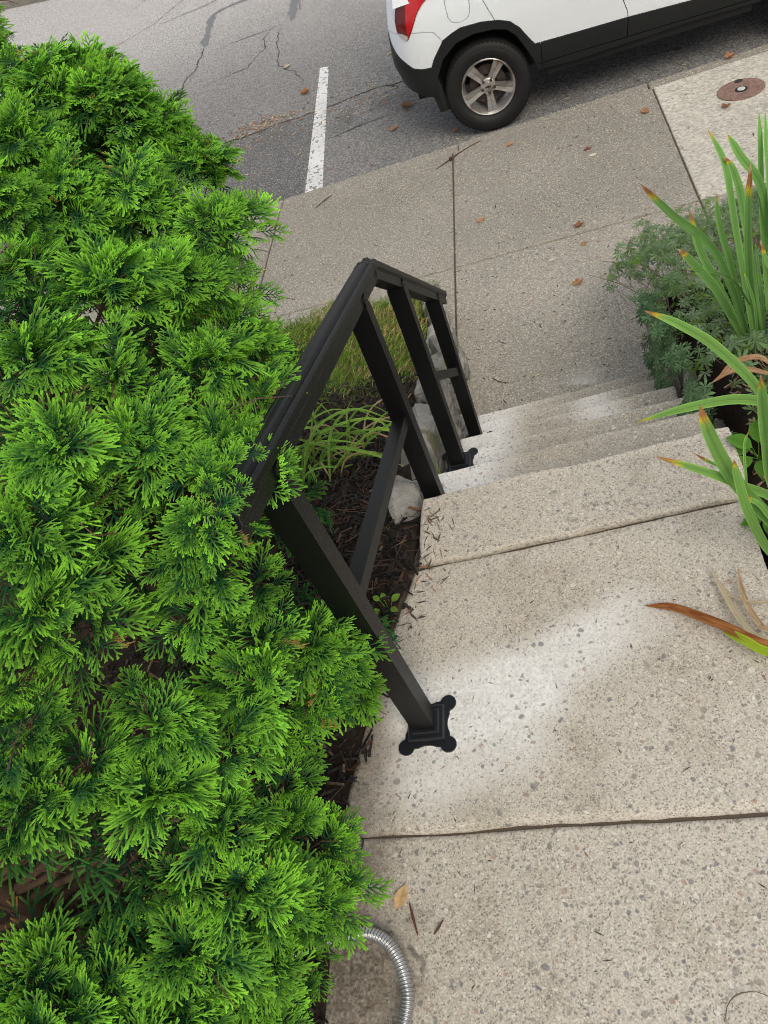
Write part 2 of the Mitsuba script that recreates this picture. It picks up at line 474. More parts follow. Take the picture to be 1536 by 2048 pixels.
def terrain():
    xs = np.unique(np.r_[-900, -300, -100, -40, -20, -10, np.arange(-4, 4.001, 0.05), np.arange(-0.70, -0.40, 0.0125), 0.335, 0.365, 0.42, 0.45, 10, 20, 40, 100, 300, 900].round(4))
    ys = np.unique(np.r_[-900, -300, -100, -40, -20, -10, np.arange(-3, 5.001, 0.05), 3.02, 3.06, 10, 20, 40, 100, 300, 900].round(4))
    X, Y = np.meshgrid(xs, ys)
    Z = ground_z(X, Y)
    near = (np.abs(X) < 3.5) & (Y > -2.5) & (Y < 4.6)
    Z = Z + np.where(near, 0.03 * (meshkit.fbm(np.c_[X.ravel() * 5, Y.ravel() * 5, 0 * X.ravel()]).reshape(X.shape) - 0.5), 0)
    n, m = X.shape
    i = np.arange(n * m).reshape(n, m)
    q = np.stack([i[:-1, :-1], i[:-1, 1:], i[1:, 1:], i[1:, :-1]], -1).reshape(-1, 4)
    return (np.c_[X.ravel(), Y.ravel(), Z.ravel()], q)


obj('ground', terrain(), 'soil', smooth=True, kind='structure', label='dark soil of the sloping garden beds on both sides of the steps')

y_ci = lambda x: 6.16 + 0.06 * x
y_co = lambda x: 6.30 + 0.0515 * x
y_lj = lambda x: 4.52 + 0.037 * x


def sheet(P, z, n=1):
    P = ccw(P)
    tv, tf = trimesh.creation.triangulate_polygon(Polygon(P), engine='earcut')
    return trimesh.Trimesh(np.c_[tv, np.full(len(tv), z)], tf, process=False)


tag('street', 'grey cracked asphalt street with a darker patch along the kerb', kind='structure')
farline = [(-60, 42), (-14.0, 21.65), (-10.66, 19.69), (-9.6, 19.06), (-8.0, 18.75), (0, 19.1), (60, 22.2)]
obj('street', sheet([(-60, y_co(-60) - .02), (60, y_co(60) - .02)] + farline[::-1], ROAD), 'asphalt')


def strip_mesh(P, w, z, jit=0.0, seed=0):
    r = np.random.default_rng(seed)
    P = np.asarray(P, float)[:, :2]
    Q = [P[0]]
    for a, b in zip(P[:-1], P[1:]):
        n = max(2, int(np.linalg.norm(b - a) / 0.07))
        for k in range(1, n + 1):
            Q.append(a + (b - a) * k / n)
    Q = np.array(Q)
    if jit:
        Q[1:-1] += r.normal(0, jit, (len(Q) - 2, 2))
    t = np.gradient(Q, axis=0)
    t /= np.linalg.norm(t, axis=1, keepdims=True) + 1e-9
    nn = np.c_[-t[:, 1], t[:, 0]]
    ww = w * (0.55 + 0.9 * r.random(len(Q))) if jit else np.full(len(Q), w)
    ww = ww * np.minimum(1, np.minimum(np.arange(len(Q)), np.arange(len(Q))[::-1]) / 3 + 0.15) if jit else ww
    V = np.stack([Q + nn * ww[:, None] / 2, Q - nn * ww[:, None] / 2], 1).reshape(-1, 2)
    F = []
    for i in range(len(Q) - 1):
        F += [[2 * i, 2 * i + 1, 2 * i + 3], [2 * i, 2 * i + 3, 2 * i + 2]]
    return trimesh.Trimesh(np.c_[V, np.full(len(V), z)], F, process=False)


CRACKS = [
    ([(-3.328, 8.157), (-2.954, 8.128), (-2.583, 8.172), (-2.124, 8.188), (-1.785, 8.223), (-1.542, 8.283), (-1.199, 8.234), (-0.6, 8.3)], 0.028),
    ([(-4.387, 10.134), (-4.172, 10.125), (-4.220, 10.565), (-4.178, 10.743), (-4.106, 10.900), (-4.182, 11.127), (-4.146, 11.352), (-4.188, 11.709)], 0.030),
    ([(-3.986, 11.420), (-3.759, 11.402), (-3.570, 11.445), (-3.376, 11.452), (-3.134, 11.444), (-2.854, 11.489)], 0.022),
    ([(-3.134, 11.444), (-3.179, 11.133), (-3.094, 10.779), (-3.180, 10.581), (-3.233, 10.362), (-3.253, 10.224), (-3.653, 10.183), (-4.0, 10.0)], 0.020),
    ([(-2.975, 11.419), (-2.940, 10.869), (-2.853, 10.363), (-2.805, 9.967), (-2.653, 9.724), (-2.537, 9.561), (-2.408, 9.276), (-2.352, 9.143)], 0.018),
    ([(-5.5, 13.7), (-4.937, 13.817), (-4.674, 13.824), (-4.434, 13.927), (-3.9, 14.2)], 0.035),
    ([(-3.954, 9.846), (-4.085, 9.775), (-4.084, 9.498), (-4.2, 9.1)], 0.020),
    ([(-2.800, 12.262), (-2.776, 11.976), (-2.707, 11.719)], 0.018),
    ([(-1.902, 7.440), (-1.672, 7.481), (-1.427, 7.528), (-1.174, 7.531)], 0.025),
    ([(-6.399, 15.336), (-6.372, 15.646), (-6.178, 15.797), (-5.6, 16.2)], 0.04),
    ([(-7.4, 13.2), (-6.6, 13.5), (-6.2, 13.4), (-5.6, 13.9), (-5.2, 14.9)], 0.03),
]
for i, (c, w) in enumerate(CRACKS):
    obj('crack', strip_mesh(c, w * .55, ROAD + 0.004, 0.012, i), 'crack_fill', 'street')
for c, w in (([(-4.188, 11.709), (-4.276, 12.344), (-4.357, 13.0), (-4.30, 13.2), (-4.162, 13.289), (-3.855, 13.30), (-3.3, 13.5)], 0.11), ([(-2.854, 11.489), (-2.838, 11.719), (-2.88, 12.1), (-2.914, 12.6)], 0.12)):
    obj('tar_seam', strip_mesh(c, w, ROAD + 0.0035, 0.01, 3), 'tar_seal', 'street', label='smooth darker tar sealed seam of an old road patch')
pl = bevel_prism([(-2.012, 6.43), (-1.843, 6.40), (-2.081, 9.335), (-2.191, 9.394)], ROAD, ROAD + 0.005, 0.002)
obj('parking_line', pl, 'road_paint', 'street', label='worn white parking bay line painted across the gutter')

tag('sidewalk', 'concrete sidewalk of square slabs with a paler new slab at the right', kind='structure')
G = 0.006
cuts = [-20, -9.6, -8.1, -6.6, -5.1, -3.6, -2.13, -0.643, 0.90, 2.42, 3.9, 5.4, 6.9, 20]
for a, b in zip(cuts[:-1], cuts[1:]):
    a2, b2 = a + G, b - G
    new = abs(a - 0.90) < .01
    m = bevel_prism([(a2, y_lj(a2) + G), (b2, y_lj(b2) + G), (b2, y_ci(b2) - G * .5), (a2, y_ci(a2) - G * .5)], WALKZ - 0.1, WALKZ, 0.007, 0.004, 0.06)
    if new:
        obj('slab', m, 'concrete_new', 'sidewalk', label='paler newer sidewalk slab with a broomed surface')
        fr = [(a2 + .055, y_lj(a2) + .06), (b2 - .055, y_lj(b2) + .06), (b2 - .055, y_ci(b2) - .06), (a2 + .055, y_ci(a2) - .06)]
    else:
        obj('slab', m, 'concrete_sidewalk', 'sidewalk')
    yh = 2.90 if -0.7 < a < 0.2 else (3.04 if a > 0.5 else 4.02)
    q = [(a2, yh), (b2, yh)] if abs(a + 2.13) > .01 else [(a2, yh), (-1.0, yh), (-.72, 3.0), (b2, 2.9)]
    m = bevel_prism(q + [(b2, y_lj(b2) - G), (a2, y_lj(a2) - G)], WALKZ - 0.1, WALKZ, 0.007, 0.004, 0.06)
    obj('slab', m, 'concrete_sidewalk', 'sidewalk')
obj('joint_filler', sheet([(-20, 2.7), (20, 2.7), (20, y_ci(20)), (-20, y_ci(-20))], WALKZ - 0.010), 'joint_dirt', 'sidewalk')

tag('kerb', 'low concrete kerb between the sidewalk and the street', kind='structure')
kc = [-30, -9.0, -6.6, -5.1, -3.6, -2.13, -0.60, 0.88, 2.42, 3.9, 5.4, 30]
for a, b in zip(kc[:-1], kc[1:]):
    a2, b2 = a + .003, b - .003
    obj('kerb_stone', bevel_prism([(a2, y_ci(a2) + .003), (b2, y_ci(b2) + .003), (b2, y_co(b2)), (a2, y_co(a2))], ROAD - .1, WALKZ - .004, 0.018, 0.008, 0.06), 'concrete_sidewalk', 'kerb')
tag('far_kerb', 'dark kerb on the far side of the street', kind='structure')
fp = np.array(farline, float)
fo = np.array([(x + 0.1, y + .22) for x, y in farline])
obj('far_kerb', trimesh.util.concatenate([bevel_prism([fp[i], fp[i + 1], fo[i + 1], fo[i]], ROAD - .1, ROAD + 0.16, 0.02) for i in range(len(fp) - 1)]), 'wall_concrete')
tag('far_sidewalk', 'pale concrete pavement across the street', kind='structure')
obj('far_sidewalk', sheet([(-60, 42.2), (-14.0, 21.9), (-10.6, 19.92), (-9.5, 19.3), (-8, 19), (0, 19.3), (60, 22.4), (60, 26), (0, 23), (-8, 22.6), (-14, 27), (-60, 47)], ROAD + 0.14), 'concrete_new')

# ------------------------------------------------------------------ landing and steps
tag('landing', 'exposed aggregate concrete path at the top of the steps', kind='structure')
YAW = 0.082
nose = lambda k, x: 1.483 + 0.278 * k + YAW * x
j1 = lambda x: 0.516 + 0.010 * x
j2 = lambda x: 1.242 + 0.086 * x


def wavy(a, b, n, amp, seed, fixed=True):
    r = np.random.default_rng(seed)
    a, b = np.array(a, float), np.array(b, float)
    t = np.linspace(0, 1, n)
    e = unit(b - a)
    nn = np.array([-e[1], e[0]])
    w = np.convolve(r.normal(0, amp, n + 4), np.ones(5) / 5, 'valid') * 1.6
    if fixed:
        w[0] = w[-1] = 0
    return a + (b - a) * t[:, None] + nn * w[:, None]


def slab(P, z0, z1, b):
    """bevelled slab from a dense outline (nearly convex)"""
    P = ccw(P)
    n = len(P)
    rings = [(P, z0), (P, z1 - b), (inset(P, 0.12 * b), z1 - 0.6 * b), (inset(P, 0.45 * b), z1 - 0.18 * b), (inset(P, b), z1)]
    V = np.vstack([np.c_[q, np.full(n, z)] for q, z in rings])
    F = []
    for i in range(len(rings) - 1):
        for j in range(n):
            k = (j + 1) % n
            F += [[i * n + j, i * n + k, (i + 1) * n + k], [i * n + j, (i + 1) * n + k, (i + 1) * n + j]]
    o = (len(rings) - 1) * n
    tv, tf = trimesh.creation.triangulate_polygon(Polygon(rings[-1][0]), engine='earcut')
    base = len(V)
    V = np.vstack([V, np.c_[tv, np.full(len(tv), z1)]])
    F += (tf + base).tolist()
    m = trimesh.Trimesh(V, F, process=False)
    m.merge_vertices()
    return m


def edge(*pts, amp=0.002, seed=1):
    out = []
    for i in range(len(pts)):
        a, b = pts[i], pts[(i + 1) % len(pts)]
        n = max(3, int(math.dist(a, b) / 0.035))
        out.append(wavy(a, b, n, amp, seed + i)[:-1])
    return np.vstack(out)


obj('slab', slab(edge((-0.72, -1.2), (0.36, -1.2), (0.36, j1(.36) - .002), (-0.66, j1(-.66) - .002), amp=.0025, seed=3), -0.12, -0.014, 0.012), 'concrete_walk', 'landing', smooth=35)
obj('slab', slab(edge((-0.66, j1(-.66) + .002), (0.345, j1(.345) + .002), (0.345, j2(.345) - .003), (-0.50, j2(-.50) - .003), (-0.60, 0.85), amp=.003, seed=9), -0.12, -0.006, 0.019), 'concrete_walk', 'landing', smooth=35)
obj('joint_filler', sheet([(-0.6, .3), (0.33, .3), (0.33, 1.35), (-0.47, 1.35), (-0.6, 0.9)], -0.022), 'joint_dirt', 'landing')

st = 'concrete_steps'
tag(st, 'flight of concrete steps going down from the landing to the sidewalk', kind='structure')
for k in range(6):
    y0 = (lambda x: j2(x) + .004) if k == 0 else (lambda x, k=k: nose(k - 1, x) - 0.03)
    xl = -0.485 if k == 0 else -0.50
    P = edge((xl, y0(xl)), (0.365, y0(.365)), (0.365, nose(k, .365)), (xl + (.01 if k == 0 else 0), nose(k, xl)), amp=.003 if k else .004, seed=20 + 5 * k)
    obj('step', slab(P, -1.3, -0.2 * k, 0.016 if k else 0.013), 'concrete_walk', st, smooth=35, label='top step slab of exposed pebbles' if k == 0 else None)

# ------------------------------------------------------------------ parked car
car = thing('parked_car', 'white compact car with black lower trim parked at the kerb', 'car')
HC = 7.44


def plan(u):
    """plan outline of the near half, u along it; side runs at u = x + 0.7; returns point and inward normal"""
    r = 0.30
    L = 3.55
    if u < -r * PI / 2:
        return np.array([-1.0, 6.85 - u - r * PI / 2]), np.array([1.0, 0])
    if u < 0:
        a = -u / r
        return np.array([-0.7 - r * math.sin(a), 6.85 - r * math.cos(a)]), np.array([math.sin(a), math.cos(a)])
    if u < L:
        return np.array([-0.7 + u, 6.55]), np.array([0, 1.0])
    r2 = 0.35
    a = (u - L) / r2
    if a < PI / 2:
        return np.array([-0.7 + L + r2 * math.sin(a), 6.90 - r2 * math.cos(a)]), np.array([-math.sin(a), math.cos(a)])
    return np.array([-0.7 + L + r2, 6.90 + (u - L - r2 * PI / 2)]), np.array([-1.0, 0])


U0 = -0.30 * PI / 2 - (HC - 6.85)
U1 = 3.55 + 0.35 * PI / 2 + (HC - 6.90)


def side(u, h, off):
    p, n = plan(u)
    d = np.interp(h, [0.2, 0.35, 0.5, 0.62, 0.80, 0.95, 1.12, 1.2], [0.07, 0.03, 0.012, 0.010, 0.0, 0.006, 0.035, 0.06])
    if u < 0.1:
        d += np.interp(h, [0.3, 0.5, 0.66, 0.8, 1.2], [0.10, 0.035, 0.0, 0.02, 0.05]) * min(1, max(0, -u / 0.35))
    q = p + n * (d - off)
    return np.array([q[0], q[1], h + ROAD])


def panel(poly, off=0.0, step=0.045, skirt=0.018, mirror=True):
    pts = []
    for ring in [poly.exterior, *poly.interiors]:
        L = ring.length
        n = max(8, int(L / (step * 0.6)))
        co = list(ring.coords)[:-1]
        pts += [ring.interpolate(L * k / n).coords[0] for k in range(n)] + co
    minx, miny, maxx, maxy = poly.bounds
    inn = poly.buffer(-step * 0.45)
    for x in np.arange(minx, maxx, step):
        for y in np.arange(miny, maxy, step):
            if inn.contains(Point(x, y)):
                pts.append((x, y))
    P = np.unique(np.array(pts).round(5), axis=0)
    tri = Delaunay(P).simplices
    cen = P[tri].mean(1)
    big = poly.buffer(1e-4)
    A = P[tri]
    area = np.abs(np.cross(A[:, 1] - A[:, 0], A[:, 2] - A[:, 0]))
    tri = tri[np.array([big.contains(Point(*c)) for c in cen]) & (area > 1e-7)]
    a = P[tri]
    sgn = np.cross(a[:, 1] - a[:, 0], a[:, 2] - a[:, 0])
    tri[sgn < 0] = tri[sgn < 0][:, ::-1]
    V = np.array([side(u, h, off) for u, h in P])
    F = tri.tolist()
    e = np.sort(np.vstack([tri[:, [0, 1]], tri[:, [1, 2]], tri[:, [2, 0]]]), axis=1)
    ue, c = np.unique(e, axis=0, return_counts=True)
    be = ue[c == 1]
    idx = np.unique(be)
    mp = {i: len(V) + k for k, i in enumerate(idx)}
    V = np.vstack([V, [side(*P[i], off - skirt) for i in idx]])
    for i, j in be:
        F += [[i, j, mp[j]], [i, mp[j], mp[i]]]
    m = trimesh.Trimesh(V, F, process=False)
    return m


def mirrored(m):
    v = m.vertices.copy()
    v[:, 1] = 2 * HC - v[:, 1]
    return trimesh.Trimesh(v, m.faces[:, ::-1], process=False)


ARCH_O = [(.015, .621), (.05, .676), (.15, .785), (.225, .812), (.299, .83), (.454, .822), (.583, .796), (.663, .762), (.727, .698), (.779, .611), (.818, .553)]
ARCH_I = [(.041, .545), (.118, .665), (.24, .748), (.384, .772), (.537, .757), (.628, .729), (.692, .664), (.757, .535), (.798, .43), (.807, .37)]
SH = 2.555
fo_ = [(2 * (.41 + SH) - (u + SH) + .0, h) for u, h in ARCH_O][::-1]
fi_ = [(2 * (.41 + SH) - (u + SH), h) for u, h in ARCH_I][::-1]
low = [(U0, .86), (-.47, .86), (-.40, .83), (-.351, .80), (-.283, .748), (-.198, .695), (-.129, .643), (-.057, .626)] + ARCH_O + [(1.108, .542), (1.505, .53), (2.01, .502), (2.4, .50)] + fo_ + [(3.5, .62), (U1, .64)]
white = Polygon(low + [(U1, .95), (3.6, 1.0), (2.6, 1.10), (1.5, 1.14), (U0, 1.17)])
gap = lambda *p: LineString(p).buffer(0.0028)
rear_seam = gap((U0, .905), (-.30, .912), (-.079, .906), (.027, .888), (.092, .868), (.151, .780))
door_r = gap((.44, 1.2), (.495, .969), (.56, .80))
door_m = gap((1.44, 1.2), (1.47, .80), (1.479, .666), (1.504, .582), (1.508, .50))
door_f = gap((2.44, 1.2), (2.45, .80), (2.42, .5))
lamp = Polygon([(-.069, 1.17), (-.05, 1.14), (-.12, 1.10), (-.167, 1.044), (-.197, .983), (-.190, .920), (-.139, .856), (-.111, .872), (-.069, .922), (.007, 1.025), (.09, 1.085), (.13, 1.16)])
lamp = Polygon([(-.16, 1.165), (-.185, 1.08), (-.215, 1.0), (-.205, .925), (-.175, .885), (-.139, .856), (-.111, .872), (-.069, .922), (-.03, .975), (.007, 1.025), (.06, 1.07), (.105, 1.095), (.13, 1.165)])
fuel = Polygon([(.225, 1.10), (.222, 1.003), (.225, .93), (.245, .893), (.285, .876), (.325, .876), (.368, .888), (.39, .92), (.398, .98), (.402, 1.10)]).buffer(-.01).buffer(.01)
fuel_gap = fuel.exterior.buffer(0.0022)
body = white.difference(unary_union([rear_seam, door_r, door_m, door_f, lamp.buffer(.004), fuel_gap]))
names = {0: None}
for g in sorted((list(body.geoms) if hasattr(body, 'geoms') else [body]), key=lambda q: q.representative_point().x):
    if g.area < 0.004:
        continue
    c = g.representative_point()
    if fuel.contains(c):
        nm = 'fuel_door'
    elif g.bounds[2] < .2 and g.bounds[3] < .93:
        nm = 'rear_bumper'
    elif c.x < .56 and g.bounds[2] < 0.6:
        nm = 'body_side'
    elif g.bounds[2] < 1.52:
        nm = 'rear_door'
    elif g.bounds[2] < 2.47:
        nm = 'front_door'
    else:
        nm = 'front_fender'
    m = panel(g)
    k = obj(nm, m, 'car_paint', car, smooth=40)
    if nm != 'fuel_door':
        obj(nm, mirrored(m), 'car_paint', car, smooth=40)
inner = panel(Polygon([(U0, .5), (U1, .5), (U1, .93), (2.6, 1.08), (U0, 1.14)]).intersection(white.buffer(-.0)), off=-0.016, skirt=0.0)
obj('body_frame', trimesh.util.concatenate([inner, mirrored(inner)]), 'trim_plastic', car)

tlow = [(U0, .42), (-.47, .44), (-.427, .50), (-.351, .488), (-.202, .455), (-.074, .416), (.02, .40)] + ARCH_I + [(1.086, .352), (1.92, .37), (2.4, .36)] + fi_ + [(3.45, .36), (U1, .30)]
trim = Polygon(tlow + [(u, h + .012) for u, h in low[::-1]])
step_gap = gap((.82, .412), (1.11, .412), (1.49, .405), (2.5, .39))
parts = trim.difference(unary_union([step_gap, gap((1.508, .56), (1.49, .405)), gap((2.42, .55), (2.42, .38)), gap((.86, .60), (.845, .30))]))
for g in (list(parts.geoms) if hasattr(parts, 'geoms') else [parts]):
    if g.area < .002:
        continue
    c = g.representative_point()
    lowp = g.bounds[3] < .43 and g.bounds[0] > .8 and g.bounds[2] < 2.6
    m = panel(g, off=(-.006 if lowp else 0.009), skirt=0.03)
    nm = 'sill' if lowp else ('lower_trim' if g.bounds[0] > .8 and g.bounds[2] < 2.6 else ('arch_trim' if c.x < 2 else 'front_bumper_trim'))
    obj(nm, m, 'trim_plastic', car, smooth=40)
    obj(nm, mirrored(m), 'trim_plastic', car, smooth=40)
for mir in (False, True):
    zone = {'lamp_red': lamp.intersection(Polygon([(-.11, .872), (-.069, .9), (.2, 1.1), (.2, 1.2), (-.05, 1.2), (-.10, 1.0)])), 'lamp_clear': lamp.intersection(Polygon([(-.3, .80), (-.05, .80), (-.11, .893), (-.155, .915), (-.3, .93)]))}
    zone['lamp_dark'] = lamp.difference(unary_union(list(zone.values())))
    t = key('tail_lamp', car)
    for bs, g in zone.items():
        g = max(g.geoms, key=lambda q: q.area) if hasattr(g, 'geoms') else g
        g = g.buffer(-.0015)
        m = panel(g, off={'lamp_red': .012, 'lamp_dark': .009, 'lamp_clear': .007}[bs], step=.03, skirt=.02)
        obj({'lamp_red': 'brake_lens', 'lamp_dark': 'side_lens', 'lamp_clear': 'clear_lens'}[bs], mirrored(m) if mir else m, bs, t, smooth=40)
# upper body
prof = [(-0.86, 1.15), (-0.82, 1.30), (-0.66, 1.58), (-0.40, 1.65), (0.6, 1.66), (1.25, 1.60), (1.95, 1.16), (2.9, 1.02), (3.18, .92)]
V, F = [], []
for x, h in prof:
    hw = 0.865 - 0.30 * max(0, h - 1.10) - (0.10 if x in (prof[0][0], prof[-1][0]) else 0)
    V += [(x, HC - hw, h + ROAD), (x, HC - hw * .45, h + ROAD + .02), (x, HC + hw * .45, h + ROAD + .02), (x, HC + hw, h + ROAD)]
for i in range(len(prof) - 1):
    for j in range(3):
        a = 4 * i + j
        F += [[a, a + 4, a + 5], [a, a + 5, a + 1]]
obj('roof', trimesh.Trimesh(V, F, process=False), 'car_paint', car, smooth=40)
for sgn in (1, -1):
    tv, tf = trimesh.creation.triangulate_polygon(Polygon([(-0.86, 1.10), (1.95, 1.10), (1.95, 1.16), (1.25, 1.60), (.6, 1.66), (-.4, 1.65), (-.66, 1.58), (-.82, 1.30)]), engine='earcut')
    P = np.array([(x, HC - sgn * (0.865 - 0.30 * max(0, h - 1.10)), h + ROAD) for x, h in tv])
    obj('pillar_panel', trimesh.Trimesh(P, tf, process=False), 'car_paint', car)
    for q in ([(-.80, 1.18), (-.20, 1.16), (-.20, 1.52), (-.55, 1.52)], [(-.14, 1.16), (.70, 1.16), (.70, 1.56), (-.14, 1.56)], [(.78, 1.16), (1.80, 1.16), (1.22, 1.53), (.78, 1.56)]):
        P = np.array([(x, HC - sgn * (0.868 - 0.30 * max(0, h - 1.10)), h + ROAD) for x, h in q])
        obj('window', trimesh.Trimesh(P, [[0, 1, 2], [0, 2, 3]], process=False), 'car_glass', car)
for q, nm in (([(-0.845, 1.18), (-0.675, 1.57)], 'rear_window'), ([(1.30, 1.57), (1.90, 1.20)], 'windscreen')):
    (xa, ha), (xb, hb) = q
    o = -0.012 if nm == 'rear_window' else 0.012
    P = [(xa + o, HC - .62, ha + ROAD + .03), (xa + o, HC + .62, ha + ROAD + .03), (xb + o, HC + .55, hb + ROAD + .03), (xb + o, HC - .55, hb + ROAD + .03)]
    obj(nm, trimesh.Trimesh(P, [[0, 1, 2], [0, 2, 3]], process=False), 'car_glass', car)
ub = [boxm((1.10, HC, .60 + ROAD), (3.95, 1.20, .56)), boxm((.93, HC, .33 + ROAD), (1.5, 1.66, .06)),
      boxm((1.0, HC, .87 + ROAD), (3.7, 1.62, .10))]
obj('underbody', trimesh.util.concatenate(ub), 'trim_plastic', car)
fl = extrude(Polygon([(-.745, 6.585), (-.70, 6.58), (-.66, 6.60), (-.645, 6.80), (-.665, 6.80), (-.70, 6.62)]), .27 + ROAD, .53 + ROAD)
v = fl.vertices.copy()
v[:, 0] += (0.53 + ROAD - v[:, 2]) * 0.16
obj('mud_flap', trimesh.Trimesh(v, fl.faces, process=False), 'trim_plastic', car)


def lathe(prof, n=72):
    """prof (axial, radius) revolved round the axis -y (outer face towards -y); centre at origin"""
    th = np.linspace(0, 2 * PI, n, endpoint=False)
    V = np.vstack([np.c_[r * np.cos(th), np.full(n, -a), r * np.sin(th)] for a, r in prof])
    F = []
    for i in range(len(prof) - 1):
        for j in range(n):
            k = (j + 1) % n
            F += [[i * n + j, i * n + k, (i + 1) * n + k], [i * n + j, (i + 1) * n + k, (i + 1) * n + j]]
    return trimesh.Trimesh(V, F, process=False)


def wheel(cx, cy, cz, out, nm='wheel'):
    w = key(nm, car)

    def put(name, m, bs, sm=30):
        v = m.vertices.copy()
        if out < 0:
            v[:, 1] *= -1
        v += (cx, cy, cz)
        obj(name, trimesh.Trimesh(v, m.faces if out > 0 else m.faces[:, ::-1], process=False), bs, w, smooth=sm)
    R0 = .345
    tp = [(.055, .214), (.085, .222), (.102, .245), (.106, .268), (.1065, .285), (.104, .287), (.1035, .300), (.098, .322), (.086, .335), (.075, .3405)]
    for a in (.052, .018, -.018, -.052):
        tp += [(a + .006, R0), (a + .0055, R0 - .009), (a - .0055, R0 - .009), (a - .006, R0)]
    tp += [(-.075, .3405), (-.098, .322), (-.106, .268), (-.085, .222), (-.055, .214)]
    put('tyre', lathe(tp, 96), 'rubber', 50)
    blocks = []
    for k in range(64):
        a = 2 * PI * k / 64
        b = boxm((0, -.083, 0), (.012, .026, .006))
        b.apply_transform(trimesh.transformations.rotation_matrix(.25, [1, 0, 0], [0, -.083, 0]))
        b.apply_translation((0, 0, .3405))
        b.apply_transform(trimesh.transformations.rotation_matrix(a, [0, 1, 0]))
        blocks.append(b)
    put('tread', trimesh.util.concatenate(blocks), 'rubber', False)
    tag([k for k in scene if k.startswith(w)][-1], kind='stuff')
    rp = [(.055, .214), (.078, .217), (.083, .211), (.080, .204), (.066, .199), (.055, .192), (.02, .186), (-.05, .184), (-.09, .19)]
    put('rim', lathe(rp), 'alloy')
    put('brake_disc', lathe([(-.02, .0), (-.02, .07), (.0, .075), (.0, .145), (-.02, .15), (-.06, .15)]), 'brake')
    sp = []
    for k in range(5):
        a = -PI / 2 + 2 * PI * k / 5
        for s in (-1, 1):
            wv = [(.030, .026), (.10, .029), (.194, .040)]
            pts_o = [(r, w_ * s) for r, w_ in wv]
            pts_i = [(r, .0012 * s) for r, w_ in wv]
            Vt = []
            for (r, c), d in zip(pts_i + pts_o[::-1], [0, 1, 2, 2, 1, 0]):
                rad = r
                front = {0: .050, 1: .058, 2: .070}[d]
                Vt.append((rad, c, front))
            top = np.array(Vt)
            top2 = top.copy()
            cen = top2[:, :2].mean(0)
            # ridge slightly narrower at the face
            lowr = top.copy()
            lowr[:, 2] -= .034
            # centre line of the face moved so each half spoke has a sloping shoulder
            top[:3, 2] -= .009
            top[3:, 2] -= .003
            VV = np.vstack([lowr, top])
            FF = []
            for i in range(6):
                j = (i + 1) % 6
                FF += [[i, j, 6 + j], [i, 6 + j, 6 + i]]
            FF += [[6, 7, 10], [6, 10, 11], [7, 8, 9], [7, 9, 10]]
            ca, sa = math.cos(a), math.sin(a)
            W = np.c_[VV[:, 0] * ca - VV[:, 1] * sa, -VV[:, 2], VV[:, 0] * sa + VV[:, 1] * ca]
            sp.append(trimesh.Trimesh(W, FF, process=False))
        sm = trimesh.util.concatenate(sp[-2:])
        put('spoke', sm, 'alloy', False)
        nut = lathe([(.03, .0105), (.066, .0105), (.070, .007), (.0705, 0)], 10)
        nut.apply_translation((.052 * math.cos(a), 0, .052 * math.sin(a)))
        put('lug_nut', nut, 'brake', False)
    put('hub', lathe([(.02, .062), (.048, .060), (.054, .050), (.056, .036), (.064, .033), (.066, .028), (.0665, 0)], 40), 'alloy')
    bow = Polygon([(-.024, -.006), (-.008, -.006), (-.008, -.010), (.012, -.010), (.012, -.006), (.024, -.006), (.020, .006), (.008, .006), (.008, .010), (-.012, .010), (-.012, .006), (-.024, .006)])
    e = extrude(bow, 0.066, 0.0685)
    e.vertices = np.c_[e.vertices[:, 0], -e.vertices[:, 2], e.vertices[:, 1]]
    put('hub_emblem', e, 'brake', False)


WY = 6.67
wheel(-.29, WY, .345 + ROAD, 1)
wheel(-.29 + SH, WY, .345 + ROAD, 1)
wheel(-.29, 2 * HC - WY, .345 + ROAD, -1)
wheel(-.29 + SH, 2 * HC - WY, .345 + ROAD, -1)

# ------------------------------------------------------------------ handrails
RX = -0.456
PW, PD = 0.052, 0.045
RAILP = [(-.021, 0), (.021, 0), (.021, .024), (.0265, .031), (.0265, .041), (.0255, .0455), (.0225, .0485), (.018, .0495), (.0135, .0475), (.0115, .0475), (.0085, .0530), (.004, .0560), (-.004, .0560), (-.0085, .0530), (-.0115, .0475), (-.0135, .0475), (-.018, .0495), (-.0225, .0485), (-.0255, .0455), (-.0265, .041), (-.0265, .031), (-.021, .024)]


def screw(p, parent, r=.004):
    m = trimesh.creation.icosphere(subdivisions=1, radius=r)
    m.vertices[:, 0] *= 0.6
    m.apply_translation(p)
    obj('screw', m, 'black_plastic', parent, smooth=True)


def base_plate(x, y, z, parent):
    t = key('base_plate', parent)
    sq = sbox(-.052, -.054, .052, .054)
    for a, b in ((0, .096), (0, -.096), (.094, 0), (-.094, 0)):
        sq = sq.difference(Point(a, b).buffer(.047, 24))
    g = unary_union([sq, *[Point(a, b).buffer(.0185, 20) for a in (-.049, .049) for b in (-.050, .050)]]).buffer(.004).buffer(-.008).buffer(.004)
    m = extrude(g, 0, .0045)
    m.apply_translation((x, y, z))
    obj('flange', m, 'black_plastic', t)
    q = .0425
    P = [(-q, -q), (q, -q), (q, q), (-q, q)]
    m = bevel_prism(P, .004, .019, .004)
    m.apply_translation((x, y, z))
    obj('cover', m, 'black_plastic', t)
    m = bevel_prism([(-.032, -.029), (.032, -.029), (.032, .029), (-.032, .029)], .018, .024, .003)
    m.apply_translation((x, y, z))
    obj('collar', m, 'black_plastic', t)


